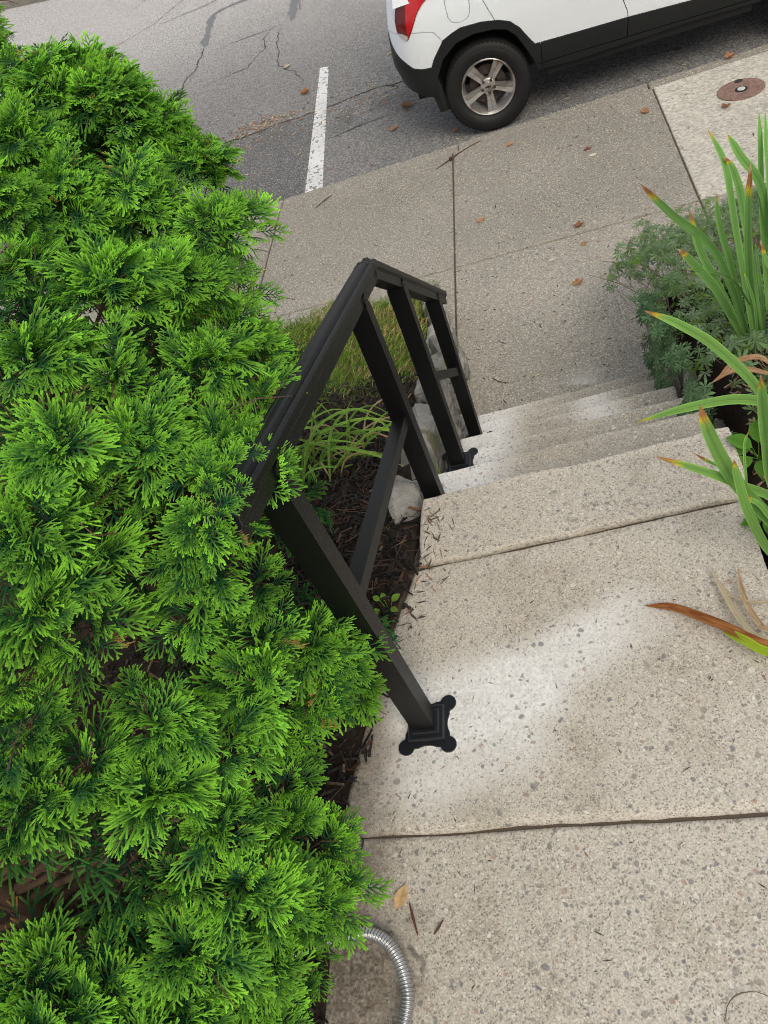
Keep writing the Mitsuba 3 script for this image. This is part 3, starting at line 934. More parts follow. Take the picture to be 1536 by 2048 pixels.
def rail_set(label, ya, yb, z_at, posts, mids, ends):
    t = thing('handrail', label, 'handrail', 'black metal handrails beside the steps')
    A, B = (RX, ya, z_at(ya)), (RX, yb, z_at(yb))
    tt = unit(np.subtract(B, A))
    up = np.array([0, -tt[2], tt[1]])
    obj('top_rail', sweep_profile(RAILP, A, B), 'black_metal', t, smooth=25)
    capp = np.array(inset(ccw(RAILP), -.0012))
    for P, s in ((A, -1), (B, 1)):
        P = np.array(P)
        obj('end_cap', sweep_profile(capp, P, P + tt * .004 * s, up=up), 'black_plastic', t)
    for y, zb in posts:
        pr = [(y - PD / 2, zb), (y + PD / 2, zb), (y + PD / 2, z_at(y + PD / 2) - .001), (y - PD / 2, z_at(y - PD / 2) - .001)]
        m = extrude(Polygon(pr), RX - PW / 2, RX + PW / 2)
        m.vertices = m.vertices[:, [2, 0, 1]]
        m.fix_normals()
        p = obj('post', m, 'black_metal', t)
        base_plate(RX + .004, y - .002, zb, t)
        for s in (-1, 1):
            zt = z_at(y)
            g = Polygon([(y - .015, zt - .015), (y + .015, zt - .015), (y + .015, zt + .016), (y + .009, zt + .026), (y - .009, zt + .026), (y - .015, zt + .016)])
            b = extrude(g, 0, .004)
            b.vertices = b.vertices[:, [2, 0, 1]]
            b.apply_translation((RX + s * .0215 - (.004 if s < 0 else 0), 0, 0))
            b.fix_normals()
            obj('bracket', b, 'black_metal', p)
            screw((RX + s * .0262, y, zt + .013), p)
    for (y0, z0), (y1, z1) in mids:
        h = .016
        m = sweep_profile([(-.0165, -h), (.0165, -h), (.0165, h), (-.0165, h)], (RX, y0, z0), (RX, y1, z1))
        k = obj('mid_rail', m, 'black_metal', t)
        for yy, zz in ((y0 - .022, z0 + .0), (y1 + .022, z1)):
            screw((RX + PW / 2, yy, zz), k)
    return t


zr1 = lambda y: .912 - .317 * (y - .596) + .004
zr2 = lambda y: .560 - .815 * (y - 1.700) + .002
rail_set('black metal handrail on the upper steps with its ribbed top rail passing into the evergreen', .585, 1.665, zr1, [(.752, -.006), (1.500, -.2)], [((.774, .500), (1.478, .276))], 0)
rail_set('lower black metal handrail section with a pale blue grey end cap, nearer the sidewalk', 1.690, 2.565, zr2, [(1.935, -.4), (2.420, -.8)], [((1.957, .006), (2.398, -.353))], 0)

# ------------------------------------------------------------------ stones and walls


def rock(c, r, seed, rough=0.10, n=26, sub=0.016, sq=0.45):
    """broken stone: hull of scattered points, then chipped and pitted"""
    q = np.random.default_rng(seed)
    v = q.normal(0, 1, (n, 3))
    v /= np.linalg.norm(v, axis=1, keepdims=True)
    v = np.sign(v) * np.abs(v) ** sq
    v *= q.uniform(.82, 1.0, (n, 1))
    v /= np.abs(v).max(0)
    m = trimesh.convex.convex_hull(v * np.asarray(r))
    m = m.subdivide_to_size(sub)
    m.merge_vertices()
    m = trimesh.smoothing.filter_laplacian(m, iterations=2)
    o = np.array([seed * 3.7, seed * 1.3, seed * 0.7])
    nn = m.vertex_normals
    d = (meshkit.fbm(m.vertices * 16 + o) - 0.5) + 0.6 * (meshkit.fbm(m.vertices * np.array([30, 30, 70]) + o) - 0.5)
    w = m.vertices + nn * (d * rough * 2.2 * min(r))[:, None]
    a = 0.25 * math.sin(seed * 5.1)
    w = w @ np.array([[math.cos(a), -math.sin(a), 0], [math.sin(a), math.cos(a), 0], [0, 0, 1]]).T
    return trimesh.Trimesh(w + c, m.faces, process=False)


k = obj('edging_stone', rock((-.545, 1.485, -.085), (.060, .095, .085), 3, .16, 22, .010), 'stone', smooth=30)
tag(k, 'pale rough limestone block at the top step corner beside the dark mulch', 'stone')
bw = thing('stone_border', 'low border of weathered grey stones along the left side of the steps', 'stone wall')
y = 1.70
i = 0
while y < 3.9:
    L = R.uniform(.16, .27)
    x = np.interp(y, [1.6, 2.6, 3.3, 4.0], [-.565, -.585, -.665, -.76])
    zt = np.interp(y, [1.6, 2.0, 3.0, 4.0], [-.14, -.28, -.72, -1.02]) + R.uniform(-.02, .02)
    obj('stone', rock((x, y + L / 2, zt - .12), (.058 + R.uniform(-.012, .012), L / 2 * 1.25, .15), 10 + i, .16), 'stone', bw, smooth=32)
    obj('stone', rock((x - R.uniform(-.01, .03), y + L / 2 + R.uniform(-.05, .05), zt - .36), (.085, L / 2 * 1.08, .15), 40 + i, .16), 'stone', bw, smooth=32)
    y += L
    i += 1

rw = thing('retaining_wall', 'low rough concrete retaining wall on the right, mostly hidden under trailing leaves', 'wall')
yy = 1.55
j = 0
for y0, y1, zt in ((1.52, 1.98, -.36), (1.985, 2.45, -.52), (2.455, 3.03, -.68)):
    obj('wall_block', rock((.415, (y0 + y1) / 2, (zt - 1.35) / 2), (.045, (y1 - y0) / 2, (zt + 1.35) / 2), 70 + j, .10, 40, .03, .3), 'wall_concrete', rw, smooth=32)
    j += 1
for a, b in ((.46, 1.2), (1.2, 2.2), (2.2, 3.4)):
    obj('wall_block', rock(((a + b) / 2, 2.985, (-.62 - 1.35) / 2), ((b - a) / 2, .05, (1.35 - .62) / 2), 80 + j, .10, 40, .03, .3), 'wall_concrete', rw, smooth=32)
    j += 1

# ------------------------------------------------------------------ conduit, cover
hp = spline([(-.76, .262, .013), (-.70, .292, .013), (-.643, .310, .013), (-.596, .318, .013), (-.559, .320, .013), (-.523, .304, .013), (-.499, .275, .013), (-.485, .242, .013), (-.479, .210, .013), (-.485, .173, .013), (-.496, .142, .013), (-.53, .08, .013), (-.58, -.02, .013)], 260)
d = np.r_[0, np.cumsum(np.linalg.norm(np.diff(hp, axis=0), axis=1))]
s = np.arange(0, d[-1], .0011)
hp = np.c_[[np.interp(s, d, hp[:, q]) for q in range(3)]].T
V, F = tube(hp, .0118 + .0016 * np.sin(s * 2 * PI / .0062), 14)
obj('metal_conduit', trimesh.Trimesh(V, F, process=False), 'conduit_metal', smooth=True, label='bent ribbed silver metal conduit lying on the path and running under the evergreen', cat='conduit')

cv = thing('utility_cover', 'round reddish brown iron utility cover with a white centre set in the pale sidewalk slab', 'utility cover')
cc = np.array([1.42, 5.79])
th = np.linspace(0, 2 * PI, 48, endpoint=False)
m = bevel_prism(np.c_[.155 * np.cos(th), .150 * np.sin(th)] + cc, WALKZ - .02, WALKZ + .008, .004)
obj('lid', m, 'cover_iron', cv)
m = bevel_prism(np.c_[.041 * np.cos(th), .041 * np.sin(th)] + cc + (0.0, -.01), WALKZ, WALKZ + .012, .002)
obj('rim_ring', m, 'trim_plastic', cv)
m = bevel_prism(np.c_[.026 * np.cos(th), .026 * np.sin(th)] + cc + (0.0, -.01), WALKZ + .003, WALKZ + .016, .003)
obj('centre_plug', m, 'lamp_clear', cv, label='white round plug')
m = bevel_prism(np.c_[.028 * np.cos(th), .024 * np.sin(th)] + cc + (.012, .118), WALKZ, WALKZ + .013, .003)
obj('bolt', m, 'brake', cv)

# ------------------------------------------------------------------ evergreens


def make_fan(r, dense=1.0):
    """one flat spray of scale leaves: ribbons in the plane, growing along +y; returns v, f, t (0 base .. 1 tip)"""
    V, F, Tt = [], [], []
    n0 = [0]

    def rib(P, w0, w1, t0, t1):
        P = np.asarray(P, float)
        m = len(P)
        tt = np.gradient(P, axis=0)
        tt /= np.linalg.norm(tt, axis=1, keepdims=True) + 1e-12
        s = np.c_[-tt[:, 1], tt[:, 0]]
        w = np.linspace(w0, w1, m)
        tv = np.linspace(t0, t1, m)
        z = r.normal(0, .0010)
        q = []
        for i in range(m):
            ww = w[i]
            q += [(*(P[i] + s[i] * ww / 2), z), (*P[i], z + ww * .38), (*(P[i] - s[i] * ww / 2), z)]
        tip = P[-1] + tt[-1] * w1 * .4
        q.append((*tip, z + w1 * .1))
        b = n0[0]
        V.extend(q)
        Tt.extend([x for x in tv for _ in range(3)] + [t1])
        for i in range(m - 1):
            a = b + 3 * i
            F.extend([[a, a + 3, a + 4], [a, a + 4, a + 1], [a + 1, a + 4, a + 5], [a + 1, a + 5, a + 2]])
        e = b + 3 * (m - 1)
        F.extend([[e, e + 3 * 0 + 1, b + 3 * m], [e + 1, e + 2, b + 3 * m]])
        n0[0] += 3 * m + 1

    def vec(a):
        return np.array([math.sin(a), math.cos(a)])
    L = .070 * r.uniform(.85, 1.12)
    bend = r.normal(0, .28)
    P0 = np.array([vec(bend * t) * L * t for t in np.linspace(0, 1, 5)])
    rib(P0, .0033, .0028, 0, 1.0)
    n = int(11 * dense)
    for i in range(n):
        f = .10 + .82 * (i + .35 * r.random()) / n
        side = 1 if i % 2 else -1
        p = np.array([np.interp(f, np.linspace(0, 1, 5), P0[:, q]) for q in range(2)])
        ang = bend * f + side * (1.08 - .48 * f) * r.uniform(.85, 1.15)
        l = L * (.66 * (1 - f) + .19) * r.uniform(.8, 1.15)
        cv = -side * r.uniform(.15, .5)
        Q = np.array([p + vec(ang + cv * t) * l * t for t in np.linspace(0, 1, 4)])
        tb = .1 + f * .5
        rib(Q, .0028, .0025, tb, 1.0)
        m = max(1, int(l / .0125))
        for j in range(m):
            g = .25 + .66 * (j + r.random() * .45) / m
            s2 = 1 if (j + i) % 2 else -1
            pp = np.array([np.interp(g, np.linspace(0, 1, 4), Q[:, q]) for q in range(2)])
            a2 = ang + cv * g + s2 * r.uniform(.42, .70)
            l2 = (.0105 + .0120 * (1 - g)) * r.uniform(.8, 1.2)
            e2 = pp + vec(a2 - .2 * s2) * l2
            rib([pp, e2], .0027, .0024, tb + (1 - tb) * g * .8, 1.0)
            if l2 > .0125 and r.random() < .55:
                pm = pp + (e2 - pp) * .5
                rib([pm, pm + vec(a2 + .6 * -s2) * .0070], .0026, .0023, .85, 1.0)
    return np.array(V), np.array(F), np.clip(np.array(Tt), 0, 1)


fr = np.random.default_rng(5)
FANS = [make_fan(fr) for _ in range(16)]
FANS_LO = [make_fan(fr, .6) for _ in range(6)]


def clump(c, o, r, nf, size, fans, tone, fresh_shade=1.0, out=None):
    """rosette of sprays round a twig tip at c, facing o"""
    mb = MB()
    o = unit(o)
    a = unit(np.cross(o, [0.2, 0.3, 0.9]))
    b = np.cross(o, a)
    ph = r.uniform(0, 2 * PI)
    for i in range(nf):
        v, f, t = fans[r.integers(len(fans))]
        s = size * r.uniform(.75, 1.15)
        th = ph + i * 2.39996 + r.normal(0, .2)
        lay = (i + .5) / nf                       # inner sprays stand up, outer ones spread
        tilt = .30 + 1.05 * lay + r.normal(0, .22)
        rad = math.cos(th) * a + math.sin(th) * b
        if out is not None and rad @ out < -.15 and r.random() < .6:
            rad = -rad
        d = unit(o * math.cos(tilt) + rad * math.sin(tilt) + np.array([0, 0, .10]) + r.normal(0, .16, 3))
        nn = unit(o * math.sin(tilt) - rad * math.cos(tilt) + r.normal(0, .30, 3))
        sd = unit(np.cross(d, nn))
        nn = np.cross(sd, d)
        vv = v * s
        curl = -(vv[:, 0] ** 2 * 5.5 + vv[:, 1] ** 2 * r.uniform(2.0, 7.5))
        q = c + rad * (.034 * lay) - o * .02 * (1 - lay) + vv[:, :1] * sd + vv[:, 1:2] * d + (vv[:, 2:] + curl[:, None]) * nn
        tt = t[:, None]
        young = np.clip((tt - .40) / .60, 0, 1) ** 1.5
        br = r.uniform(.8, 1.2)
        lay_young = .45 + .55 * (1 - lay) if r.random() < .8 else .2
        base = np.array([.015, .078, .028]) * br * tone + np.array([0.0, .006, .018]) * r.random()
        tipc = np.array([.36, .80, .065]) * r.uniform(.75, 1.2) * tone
        col = base + (tipc - base) * young * (.35 + .65 * lay_young) * fresh_shade  # lime tips cut back on inner sprays: less new growth plus painted shade
        col = np.where(tt < .10, np.array([.17, .105, .04]), col)
        if r.random() < .035:
            far = (t > .93) & (v[:, 0] * (1 if r.random() < .5 else -1) > .026)
            col[far] = np.array([.42, .21, .09])
        mb.add(q, f, np.clip(col, 0, 1))
    return mb


def evergreen(label, lobes, axis, ztop, back, extra=(), nfan=12, clump_sp=.060):
    t = thing('evergreen_shrub', label, 'evergreen shrub', None)
    r = np.random.default_rng(int(axis[1] * 100) + 77)
    ax = np.array([axis[0], axis[1]])
    z0 = ground_z(np.array(axis[0]), np.array(axis[1])) - .05
    tr = spline([(ax[0], ax[1], z0), (ax[0] + .02, ax[1] - .01, z0 + .5 * (ztop - z0)), (ax[0], ax[1], ztop - .12)], 12)
    V, F = tube(tr, np.linspace(.035, .008, 12), 9)
    obj('trunk', trimesh.Trimesh(V, F, process=False), 'bark', t, smooth=True)
    done = []
    clumps = []
    fill = MB()
    inner = [(x + (ax[0] - x) * .38, y + (ax[1] - y) * .38, max(z0 + .10, z - .05), Rr) for x, y, z, Rr in lobes]
    for li, (x, y, z, Rr) in enumerate(list(lobes) + inner + list(back)):
        isb = li >= len(lobes)
        c = np.array([x, y, z])
        zr = max(z0 + .08, z - np.linalg.norm(c[:2] - ax) * .6)
        root = np.array([*np.array([np.interp(zr, tr[:, 2], tr[:, q]) for q in range(2)]), min(zr, ztop - .15)])
        mid = (root + c) / 2 + np.array([0, 0, -.03])
        V, F = tube(spline([root, mid, c], 7), np.linspace(.009, .003, 7), 6)
        obj('branch', trimesh.Trimesh(V, F, process=False), 'bark', t, smooth=True)
        out = unit([x - ax[0], y - ax[1], .35 * np.linalg.norm(c[:2] - ax) + .25])
        N = max(7, int(4 * PI * Rr * Rr / (clump_sp ** 2) * (.55 if isb else 1.0)))
        g = np.arange(N) + .5
        ph = np.arccos(1 - 2 * g / N)
        th = PI * (1 + 5 ** .5) * g + li
        D = np.c_[np.cos(th) * np.sin(ph), np.sin(th) * np.sin(ph), np.cos(ph)]
        for dd in D:
            dd = unit(dd + r.normal(0, .15, 3))
            if dd @ out < -.05:
                continue
            p = c + dd * max(.012, Rr * r.uniform(.55, .92) - .034)
            if any(np.linalg.norm(p - q) < (.036 if not isb else .055) for q in done):
                continue
            done.append(p)
            o = unit(dd * .55 + out * .45 + np.array([0, 0, .45]))
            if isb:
                mb = clump(p, o, r, 6, 1.25, FANS_LO, r.uniform(.75, 1.0), .25, out)  # inner sprays coloured darker, so crevice shade is partly in the colour
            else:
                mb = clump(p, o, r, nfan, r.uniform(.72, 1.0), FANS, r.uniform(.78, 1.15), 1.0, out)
            clumps.append((float(np.linalg.norm(p - EYE)) + (.25 if isb else 0), mb))
        # sparse brown inner twigs
        for _ in range(12 if not isb else 4):
            a = c + r.normal(0, Rr * .45, 3) - out * Rr * .7
            bq = a + r.normal(0, .03, 3) + out * .02
            V, F = tube([a, (a + bq) / 2 + r.normal(0, .006, 3), bq], [.0016, .0013, .0008], 3, False)
            fill.add(V, F, np.array([.09, .055, .035]) * r.uniform(.6, 1.6))
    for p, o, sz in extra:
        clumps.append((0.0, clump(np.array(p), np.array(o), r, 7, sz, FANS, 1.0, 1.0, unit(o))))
    clumps.sort(key=lambda q: q[0])
    for _, mb in clumps[:280]:
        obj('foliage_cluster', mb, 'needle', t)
    rest = MB()
    for _, mb in clumps[280:]:
        m_, c_ = mb.arrays()
        rest.mesh(m_, c_)
    if rest.n:
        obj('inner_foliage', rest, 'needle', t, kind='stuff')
    obj('inner_twigs', fill, 'tinted', t, kind='stuff')
    return t


LOBES_C = [(-0.987, 1.860, 1.132, 0.135), (-1.006, 1.523, 1.151, 0.127), (-0.826, 1.718, 1.013, 0.121), (-0.880, 1.716, 1.110, 0.127), (-0.744, 1.668, 0.954, 0.099), (-0.651, 1.514, 0.879, 0.079), (-0.896, 1.399, 1.087, 0.104), (-0.784, 1.447, 1.016, 0.108), (-0.671, 1.412, 0.957, 0.088), (-0.997, 1.700, 1.175, 0.115), (-1.074, 1.760, 1.205, 0.075), (-0.950, 1.283, 1.148, 0.097), (-0.815, 1.421, 0.854, 0.085), (-0.710, 1.408, 0.839, 0.073), (-0.905, 1.423, 0.911, 0.094), (-0.653, 1.373, 0.796, 0.063), (-0.969, 1.406, 0.990, 0.091), (-0.777, 1.344, 0.800, 0.084), (-1.043, 1.748, 1.027, 0.114)]
LOBES_F = [(-1.64, 2.616, 1.14, 0.150), (-1.80, 2.825, 1.20, 0.200)]
LOBES_B = [(-0.817, 1.055, 1.112, 0.086), (-0.718, 1.053, 1.046, 0.088), (-0.656, 1.151, 0.968, 0.091), (-0.605, 1.169, 0.868, 0.080), (-0.570, 1.146, 0.800, 0.062), (-0.759, 0.851, 1.078, 0.085), (-0.655, 0.862, 1.020, 0.086), (-0.596, 0.972, 0.928, 0.088), (-0.513, 0.960, 0.848, 0.066), (-0.703, 0.715, 1.023, 0.080), (-0.596, 0.744, 0.964, 0.086), (-0.543, 0.819, 0.880, 0.075), (-0.487, 0.756, 0.866, 0.044), (-0.733, 0.606, 1.000, 0.070), (-0.692, 0.702, 0.937, 0.064), (-0.585, 1.127, 0.762, 0.070), (-0.608, 0.659, 0.863, 0.071), (-0.562, 0.662, 0.796, 0.066), (-0.552, 0.694, 0.689, 0.056), (-0.585, 0.592, 0.771, 0.065), (-0.722, 0.523, 0.918, 0.077), (-0.555, 0.614, 0.635, 0.075), (-0.537, 0.685, 0.486, 0.071), (-0.509, 0.712, 0.412, 0.056), (-0.556, 0.621, 0.419, 0.076), (-0.580, 0.563, 0.601, 0.071), (-0.522, 0.686, 0.341, 0.052), (-0.615, 0.583, 0.410, 0.071), (-0.668, 0.595, 0.918, 0.060), (-0.774, 0.470, 0.875, 0.059), (-0.669, 0.511, 0.887, 0.039)]
LOBES_A = [(-0.778, 0.416, 0.821, 0.072), (-0.644, 0.431, 0.741, 0.074), (-0.602, 0.443, 0.615, 0.070), (-0.723, 0.379, 0.744, 0.067), (-0.789, 0.333, 0.751, 0.072), (-0.656, 0.349, 0.683, 0.080), (-0.608, 0.362, 0.571, 0.072), (-0.595, 0.475, 0.399, 0.059), (-0.595, 0.401, 0.395, 0.069), (-0.579, 0.415, 0.230, 0.059), (-0.681, 0.301, 0.521, 0.066), (-0.611, 0.298, 0.439, 0.083), (-0.591, 0.312, 0.244, 0.072), (-0.589, 0.363, 0.165, 0.050), (-0.688, 0.216, 0.441, 0.077), (-0.636, 0.229, 0.324, 0.075), (-0.629, 0.255, 0.134, 0.058), (-0.824, 0.220, 0.422, 0.062), (-0.917, 0.166, 0.507, 0.079), (-0.837, 0.156, 0.441, 0.081), (-0.725, 0.145, 0.389, 0.081), (-0.676, 0.162, 0.254, 0.072), (-0.643, 0.195, 0.174, 0.051), (-0.876, 0.089, 0.486, 0.089), (-0.754, 0.087, 0.402, 0.085), (-0.694, 0.103, 0.232, 0.078)]


def backs(ax, r0, z0, z1, n, seed, a0, a1):
    r = random.Random(seed)
    out = []
    for i in range(n):
        z = z0 + (z1 - z0) * (i + .5) / n
        a = a0 + (a1 - a0) * ((i * .618) % 1)
        rr = r0 * (1 - .55 * ((z - z0) / (z1 - z0)) ** 2)
        out.append((ax[0] + rr * math.cos(a), ax[1] + rr * math.sin(a), z, r.uniform(.10, .13)))
    return out


evergreen('bright green feathery evergreen at the top, overlapping the street behind it', LOBES_C, (-1.20, 1.72), 1.36, backs((-1.2, 1.72), .36, .1, 1.2, 16, 1, -.9, 3.9))
evergreen('bright green feathery evergreen in the middle whose sprays reach over the upper handrail', LOBES_B, (-1.00, 0.98), 1.22, backs((-1.0, .98), .34, .12, 1.1, 14, 2, -.2, 3.4),
          extra=(((-.466, .570, .976), (.2, -.75, .25), .66), ((-.456, .600, .998), (.35, -.6, .5), .55), ((-.462, .640, .990), (.6, -.3, .5), .55), ((-.462, .715, .965), (.75, -.25, .4), .52), ((-.495, .560, .94), (.2, -.7, .3), .7), ((-.445, .574, .962), (.2, -.8, .0), .5)))
evergreen('bright green feathery evergreen in the bottom left corner beside the metal conduit', LOBES_A, (-1.04, 0.30), 0.92, backs((-1.04, .30), .28, .1, .75, 10, 3, 1.8, 4.4))
evergreen('darker evergreen mostly cut off at the upper left corner of the photo', LOBES_F, (-1.85, 2.75), 1.35, backs((-1.9, 2.75), .30, .0, 1.3, 14, 4, -3.1, 3.1))

# ------------------------------------------------------------------ strap leaves: irises and a clump of grassy leaves
GREEN = np.array([.165, .335, .090])


def blade(P, w, nrm, r, brown=.10, yellow=.06, green=GREEN, n=44, fold=.16, dry=None, taper=.55):
    Q = spline(P, n)
    s = np.linspace(0, 1, n)
    ww = w * np.interp(s, [0, .25, taper, .8, .93, 1], [.66, .88, .92, .74, .36, .02])
    M = 9 if w > .011 else 5
    V, F = ribbon(Q, ww, nrm, fold, M)
    sv = np.repeat(s, M)
    across = np.abs(np.linspace(1, -1, M))
    lines = 1 + np.array([r.uniform(-.13, .13) for _ in range(M)])
    e = np.tile(np.where(across > .99, 1.55, np.where(across < .05, .80, 1.0)) * lines, n)
    blot = meshkit.fbm(np.c_[sv * 5, np.tile(np.linspace(0, 1, M), n), np.full(M * n, r.uniform(0, 50))])
    col = green * np.repeat(np.interp(s, [0, .2, .7, 1], [.85, .95, 1.1, 1.25]), M)[:, None] * (e * (.75 + .5 * blot))[:, None]
    if dry is not None:
        k = meshkit.fbm(np.c_[sv * 14, np.tile(np.linspace(0, 5, M), n), np.full(M * n, r.uniform(0, 50))])
        k = np.clip((k - .5) * 2.2 + .5, 0, 1)
        col = (np.array(dry[0]) + (np.array(dry[1]) - np.array(dry[0])) * k[:, None]) * np.tile(lines, n)[:, None]
    else:
        j = np.tile(np.array([r.uniform(-.02, .03) for _ in range(M)]), n)
        y0 = 1 - brown - yellow + j
        my = np.clip((sv - y0) / .03, 0, 1)[:, None]
        mbn = np.clip((sv - (1 - brown + j)) / .015, 0, 1)[:, None]
        col = col + (np.array([.62, .50, .04]) - col) * my
        rot = np.array([.40, .18, .07]) + (np.array([.62, .48, .30]) - np.array([.40, .18, .07])) * np.clip((sv - 1 + brown * .45) / .03, 0, 1)[:, None] * r.random()
        col = col + (rot * (.7 + .6 * blot)[:, None] - col) * mbn
    return V, F, np.clip(col, 0, 1)


FAR = [
    ([(0.610, 2.173, -0.333), (0.494, 2.208, 0.018), (0.350, 2.201, 0.231), (0.266, 2.187, 0.360)], 0.0469, .16),
    ([(0.634, 2.174, -0.341), (0.581, 2.191, -0.071), (0.583, 2.247, 0.144), (0.601, 2.311, 0.264)], 0.0443, .20),
    ([(0.619, 2.190, -0.349), (0.564, 2.324, 0.053), (0.548, 2.399, 0.222), (0.515, 2.483, 0.308)], 0.0418, .05),
    ([(0.639, 2.191, -0.355), (0.599, 2.347, 0.047), (0.578, 2.397, 0.182), (0.544, 2.400, 0.252)], 0.0419, .13),
    ([(0.719, 2.330, -0.289), (0.682, 2.439, 0.042), (0.615, 2.497, 0.187), (0.588, 2.546, 0.241)], 0.0460, .03),
    ([(0.682, 2.255, -0.397), (0.674, 2.423, -0.039), (0.687, 2.543, 0.159), (0.699, 2.619, 0.250)], 0.0433, .0),
    ([(0.707, 2.256, -0.405), (0.697, 2.396, -0.029), (0.699, 2.499, 0.144), (0.717, 2.620, 0.244)], 0.0365, .0),
    ([(0.597, 2.156, -0.315), (0.495, 2.138, -0.086), (0.432, 2.192, 0.082), (0.415, 2.246, 0.191)], 0.0415, .10),
    ([(0.582, 2.164, -0.274), (0.476, 2.123, -0.051), (0.400, 2.143, 0.078), (0.358, 2.137, 0.144)], 0.0443, .17),
    ([(0.580, 2.173, -0.156), (0.528, 2.155, -0.041), (0.465, 2.141, 0.025), (0.375, 2.127, 0.073)], 0.0142, .03),
    ([(0.637, 2.158, -0.328), (0.616, 2.170, -0.144), (0.611, 2.208, -0.053), (0.610, 2.256, 0.018)], 0.0195, .02),
    ([(0.675, 2.224, -0.284), (0.663, 2.239, -0.128), (0.643, 2.251, -0.054), (0.630, 2.281, 0.005)], 0.0261, .18),
    ([(0.601, 2.115, -0.284), (0.581, 2.118, -0.135), (0.562, 2.134, -0.045), (0.555, 2.163, -0.017)], 0.0160, .04),
    ([(0.654, 2.159, -0.334), (0.688, 2.269, -0.041), (0.697, 2.367, 0.111), (0.683, 2.442, 0.210)], 0.0450, .10),
    ([(0.594, 2.172, -0.327), (0.542, 2.215, -0.076), (0.512, 2.293, 0.086), (0.511, 2.346, 0.161)], 0.0389, .05),
]
NEAR = [
    ([(0.347, 1.056, 0.163), (0.264, 1.038, 0.343), (0.223, 1.060, 0.460), (0.210, 1.088, 0.518)], 0.0310, .16),
    ([(0.356, 1.095, 0.221), (0.324, 1.065, 0.414), (0.318, 1.084, 0.502), (0.318, 1.103, 0.547)], 0.0238, .14),
    ([(0.363, 1.072, 0.198), (0.276, 1.045, 0.317), (0.202, 1.050, 0.377), (0.121, 1.067, 0.421)], 0.0200, .13),
    ([(0.334, 0.991, 0.137), (0.281, 0.987, 0.292), (0.264, 1.011, 0.375), (0.258, 1.027, 0.419)], 0.0210, .10),
    ([(0.298, 1.063, 0.242), (0.289, 1.053, 0.320), (0.289, 1.077, 0.396), (0.301, 1.088, 0.428)], 0.0059, .10),
    ([(0.289, 1.116, 0.264), (0.257, 1.105, 0.308), (0.227, 1.100, 0.342), (0.200, 1.112, 0.362)], 0.0082, .25),
    ([(0.345, 1.043, 0.179), (0.311, 1.030, 0.263), (0.292, 1.031, 0.285), (0.275, 1.041, 0.300)], 0.0122, .30),
    ([(0.426, 1.433, 0.147), (0.324, 1.438, 0.328), (0.242, 1.453, 0.413), (0.170, 1.474, 0.458)], 0.0253, .12),
    ([(0.472, 1.324, 0.173), (0.352, 1.284, 0.307), (0.233, 1.253, 0.351), (0.108, 1.249, 0.338)], 0.0242, .03),
    ([(0.364, 1.082, 0.235), (0.340, 1.044, 0.431), (0.332, 1.061, 0.532), (0.328, 1.092, 0.589)], 0.0242, .10),
]
DEAD = [
    ([(0.304, 0.840, 0.020), (0.210, 0.903, 0.030), (0.129, 0.967, 0.015), (0.065, 0.988, 0.008)], 0.0253, ((.42, .19, .07), (.22, .075, .03)), 'brown withered leaf lying on the path'),
    ([(0.301, 0.826, 0.020), (0.250, 0.857, 0.030), (0.226, 0.882, 0.026), (0.213, 0.901, 0.018)], 0.0233, None, 'yellow green fading leaf lying on the path'),
    ([(0.303, 0.853, 0.020), (0.260, 0.901, 0.020), (0.239, 0.987, 0.012), (0.224, 1.074, 0.010)], 0.0159, ((.62, .52, .36), (.42, .38, .26)), None),
    ([(0.312, 0.879, 0.020), (0.285, 0.910, 0.020), (0.275, 0.979, 0.015), (0.282, 1.064, 0.010)], 0.0159, ((.60, .49, .33), (.36, .24, .13)), None),
    ([(0.332, 0.948, 0.020), (0.293, 0.954, 0.020), (0.258, 0.977, 0.012), (0.237, 1.024, 0.008)], 0.0085, ((.58, .48, .33), (.40, .33, .22)), None),
]
ir = random.Random(21)
t = thing('iris_plant', 'iris clump of broad upright leaves with brown tips above the trailing ground cover', 'iris')
for P, w, bn in FAR:
    P = [tuple(np.array(P[0]) + (0.0, 0.0, -.08))] + P[1:] if P[0][2] < -.25 else P
    V, F, c = blade(P, w * .64, (ir.uniform(-.8, .7), -.75, .5), ir, bn, .05 if bn else 0, GREEN * ir.uniform(.75, 1.2))
    obj('leaf', trimesh.Trimesh(V, F, process=False), 'blade', t, smooth=True, color=c)
for P in ([(0.544, 1.782, -0.072), (0.500, 1.772, -0.020), (0.438, 1.764, -0.015), (0.389, 1.747, -0.046)], [(0.542, 1.775, -0.10), (0.475, 1.753, -0.045), (0.422, 1.752, -0.036), (0.37, 1.740, -0.055)]):
    V, F, c = blade(P, .017, (0, -.5, .8), ir, dry=((.34, .18, .09), (.52, .35, .22)))
    obj('dry_leaf', trimesh.Trimesh(V, F, process=False), 'blade', t, smooth=True, color=c, label='dry rust brown leaf')
t = thing('iris_plant', 'iris leaves arching over the landing from the right edge, some withered on the path', 'iris')
for P, w, bn in NEAR:
    P = np.array(P)
    root = np.array([.45, P[0][1] * .55 + .50 if P[0][1] < 1.2 else P[0][1] + .02, -.06])
    V, F, c = blade(np.vstack([root, P]), w, (ir.uniform(-.3, .1), -.55, .75), ir, bn * .8, .04, GREEN * np.array([1.15, 1.1, 1.0]) * ir.uniform(.85, 1.15), n=24)
    obj('leaf', trimesh.Trimesh(V, F, process=False), 'blade', t, smooth=True, color=c)
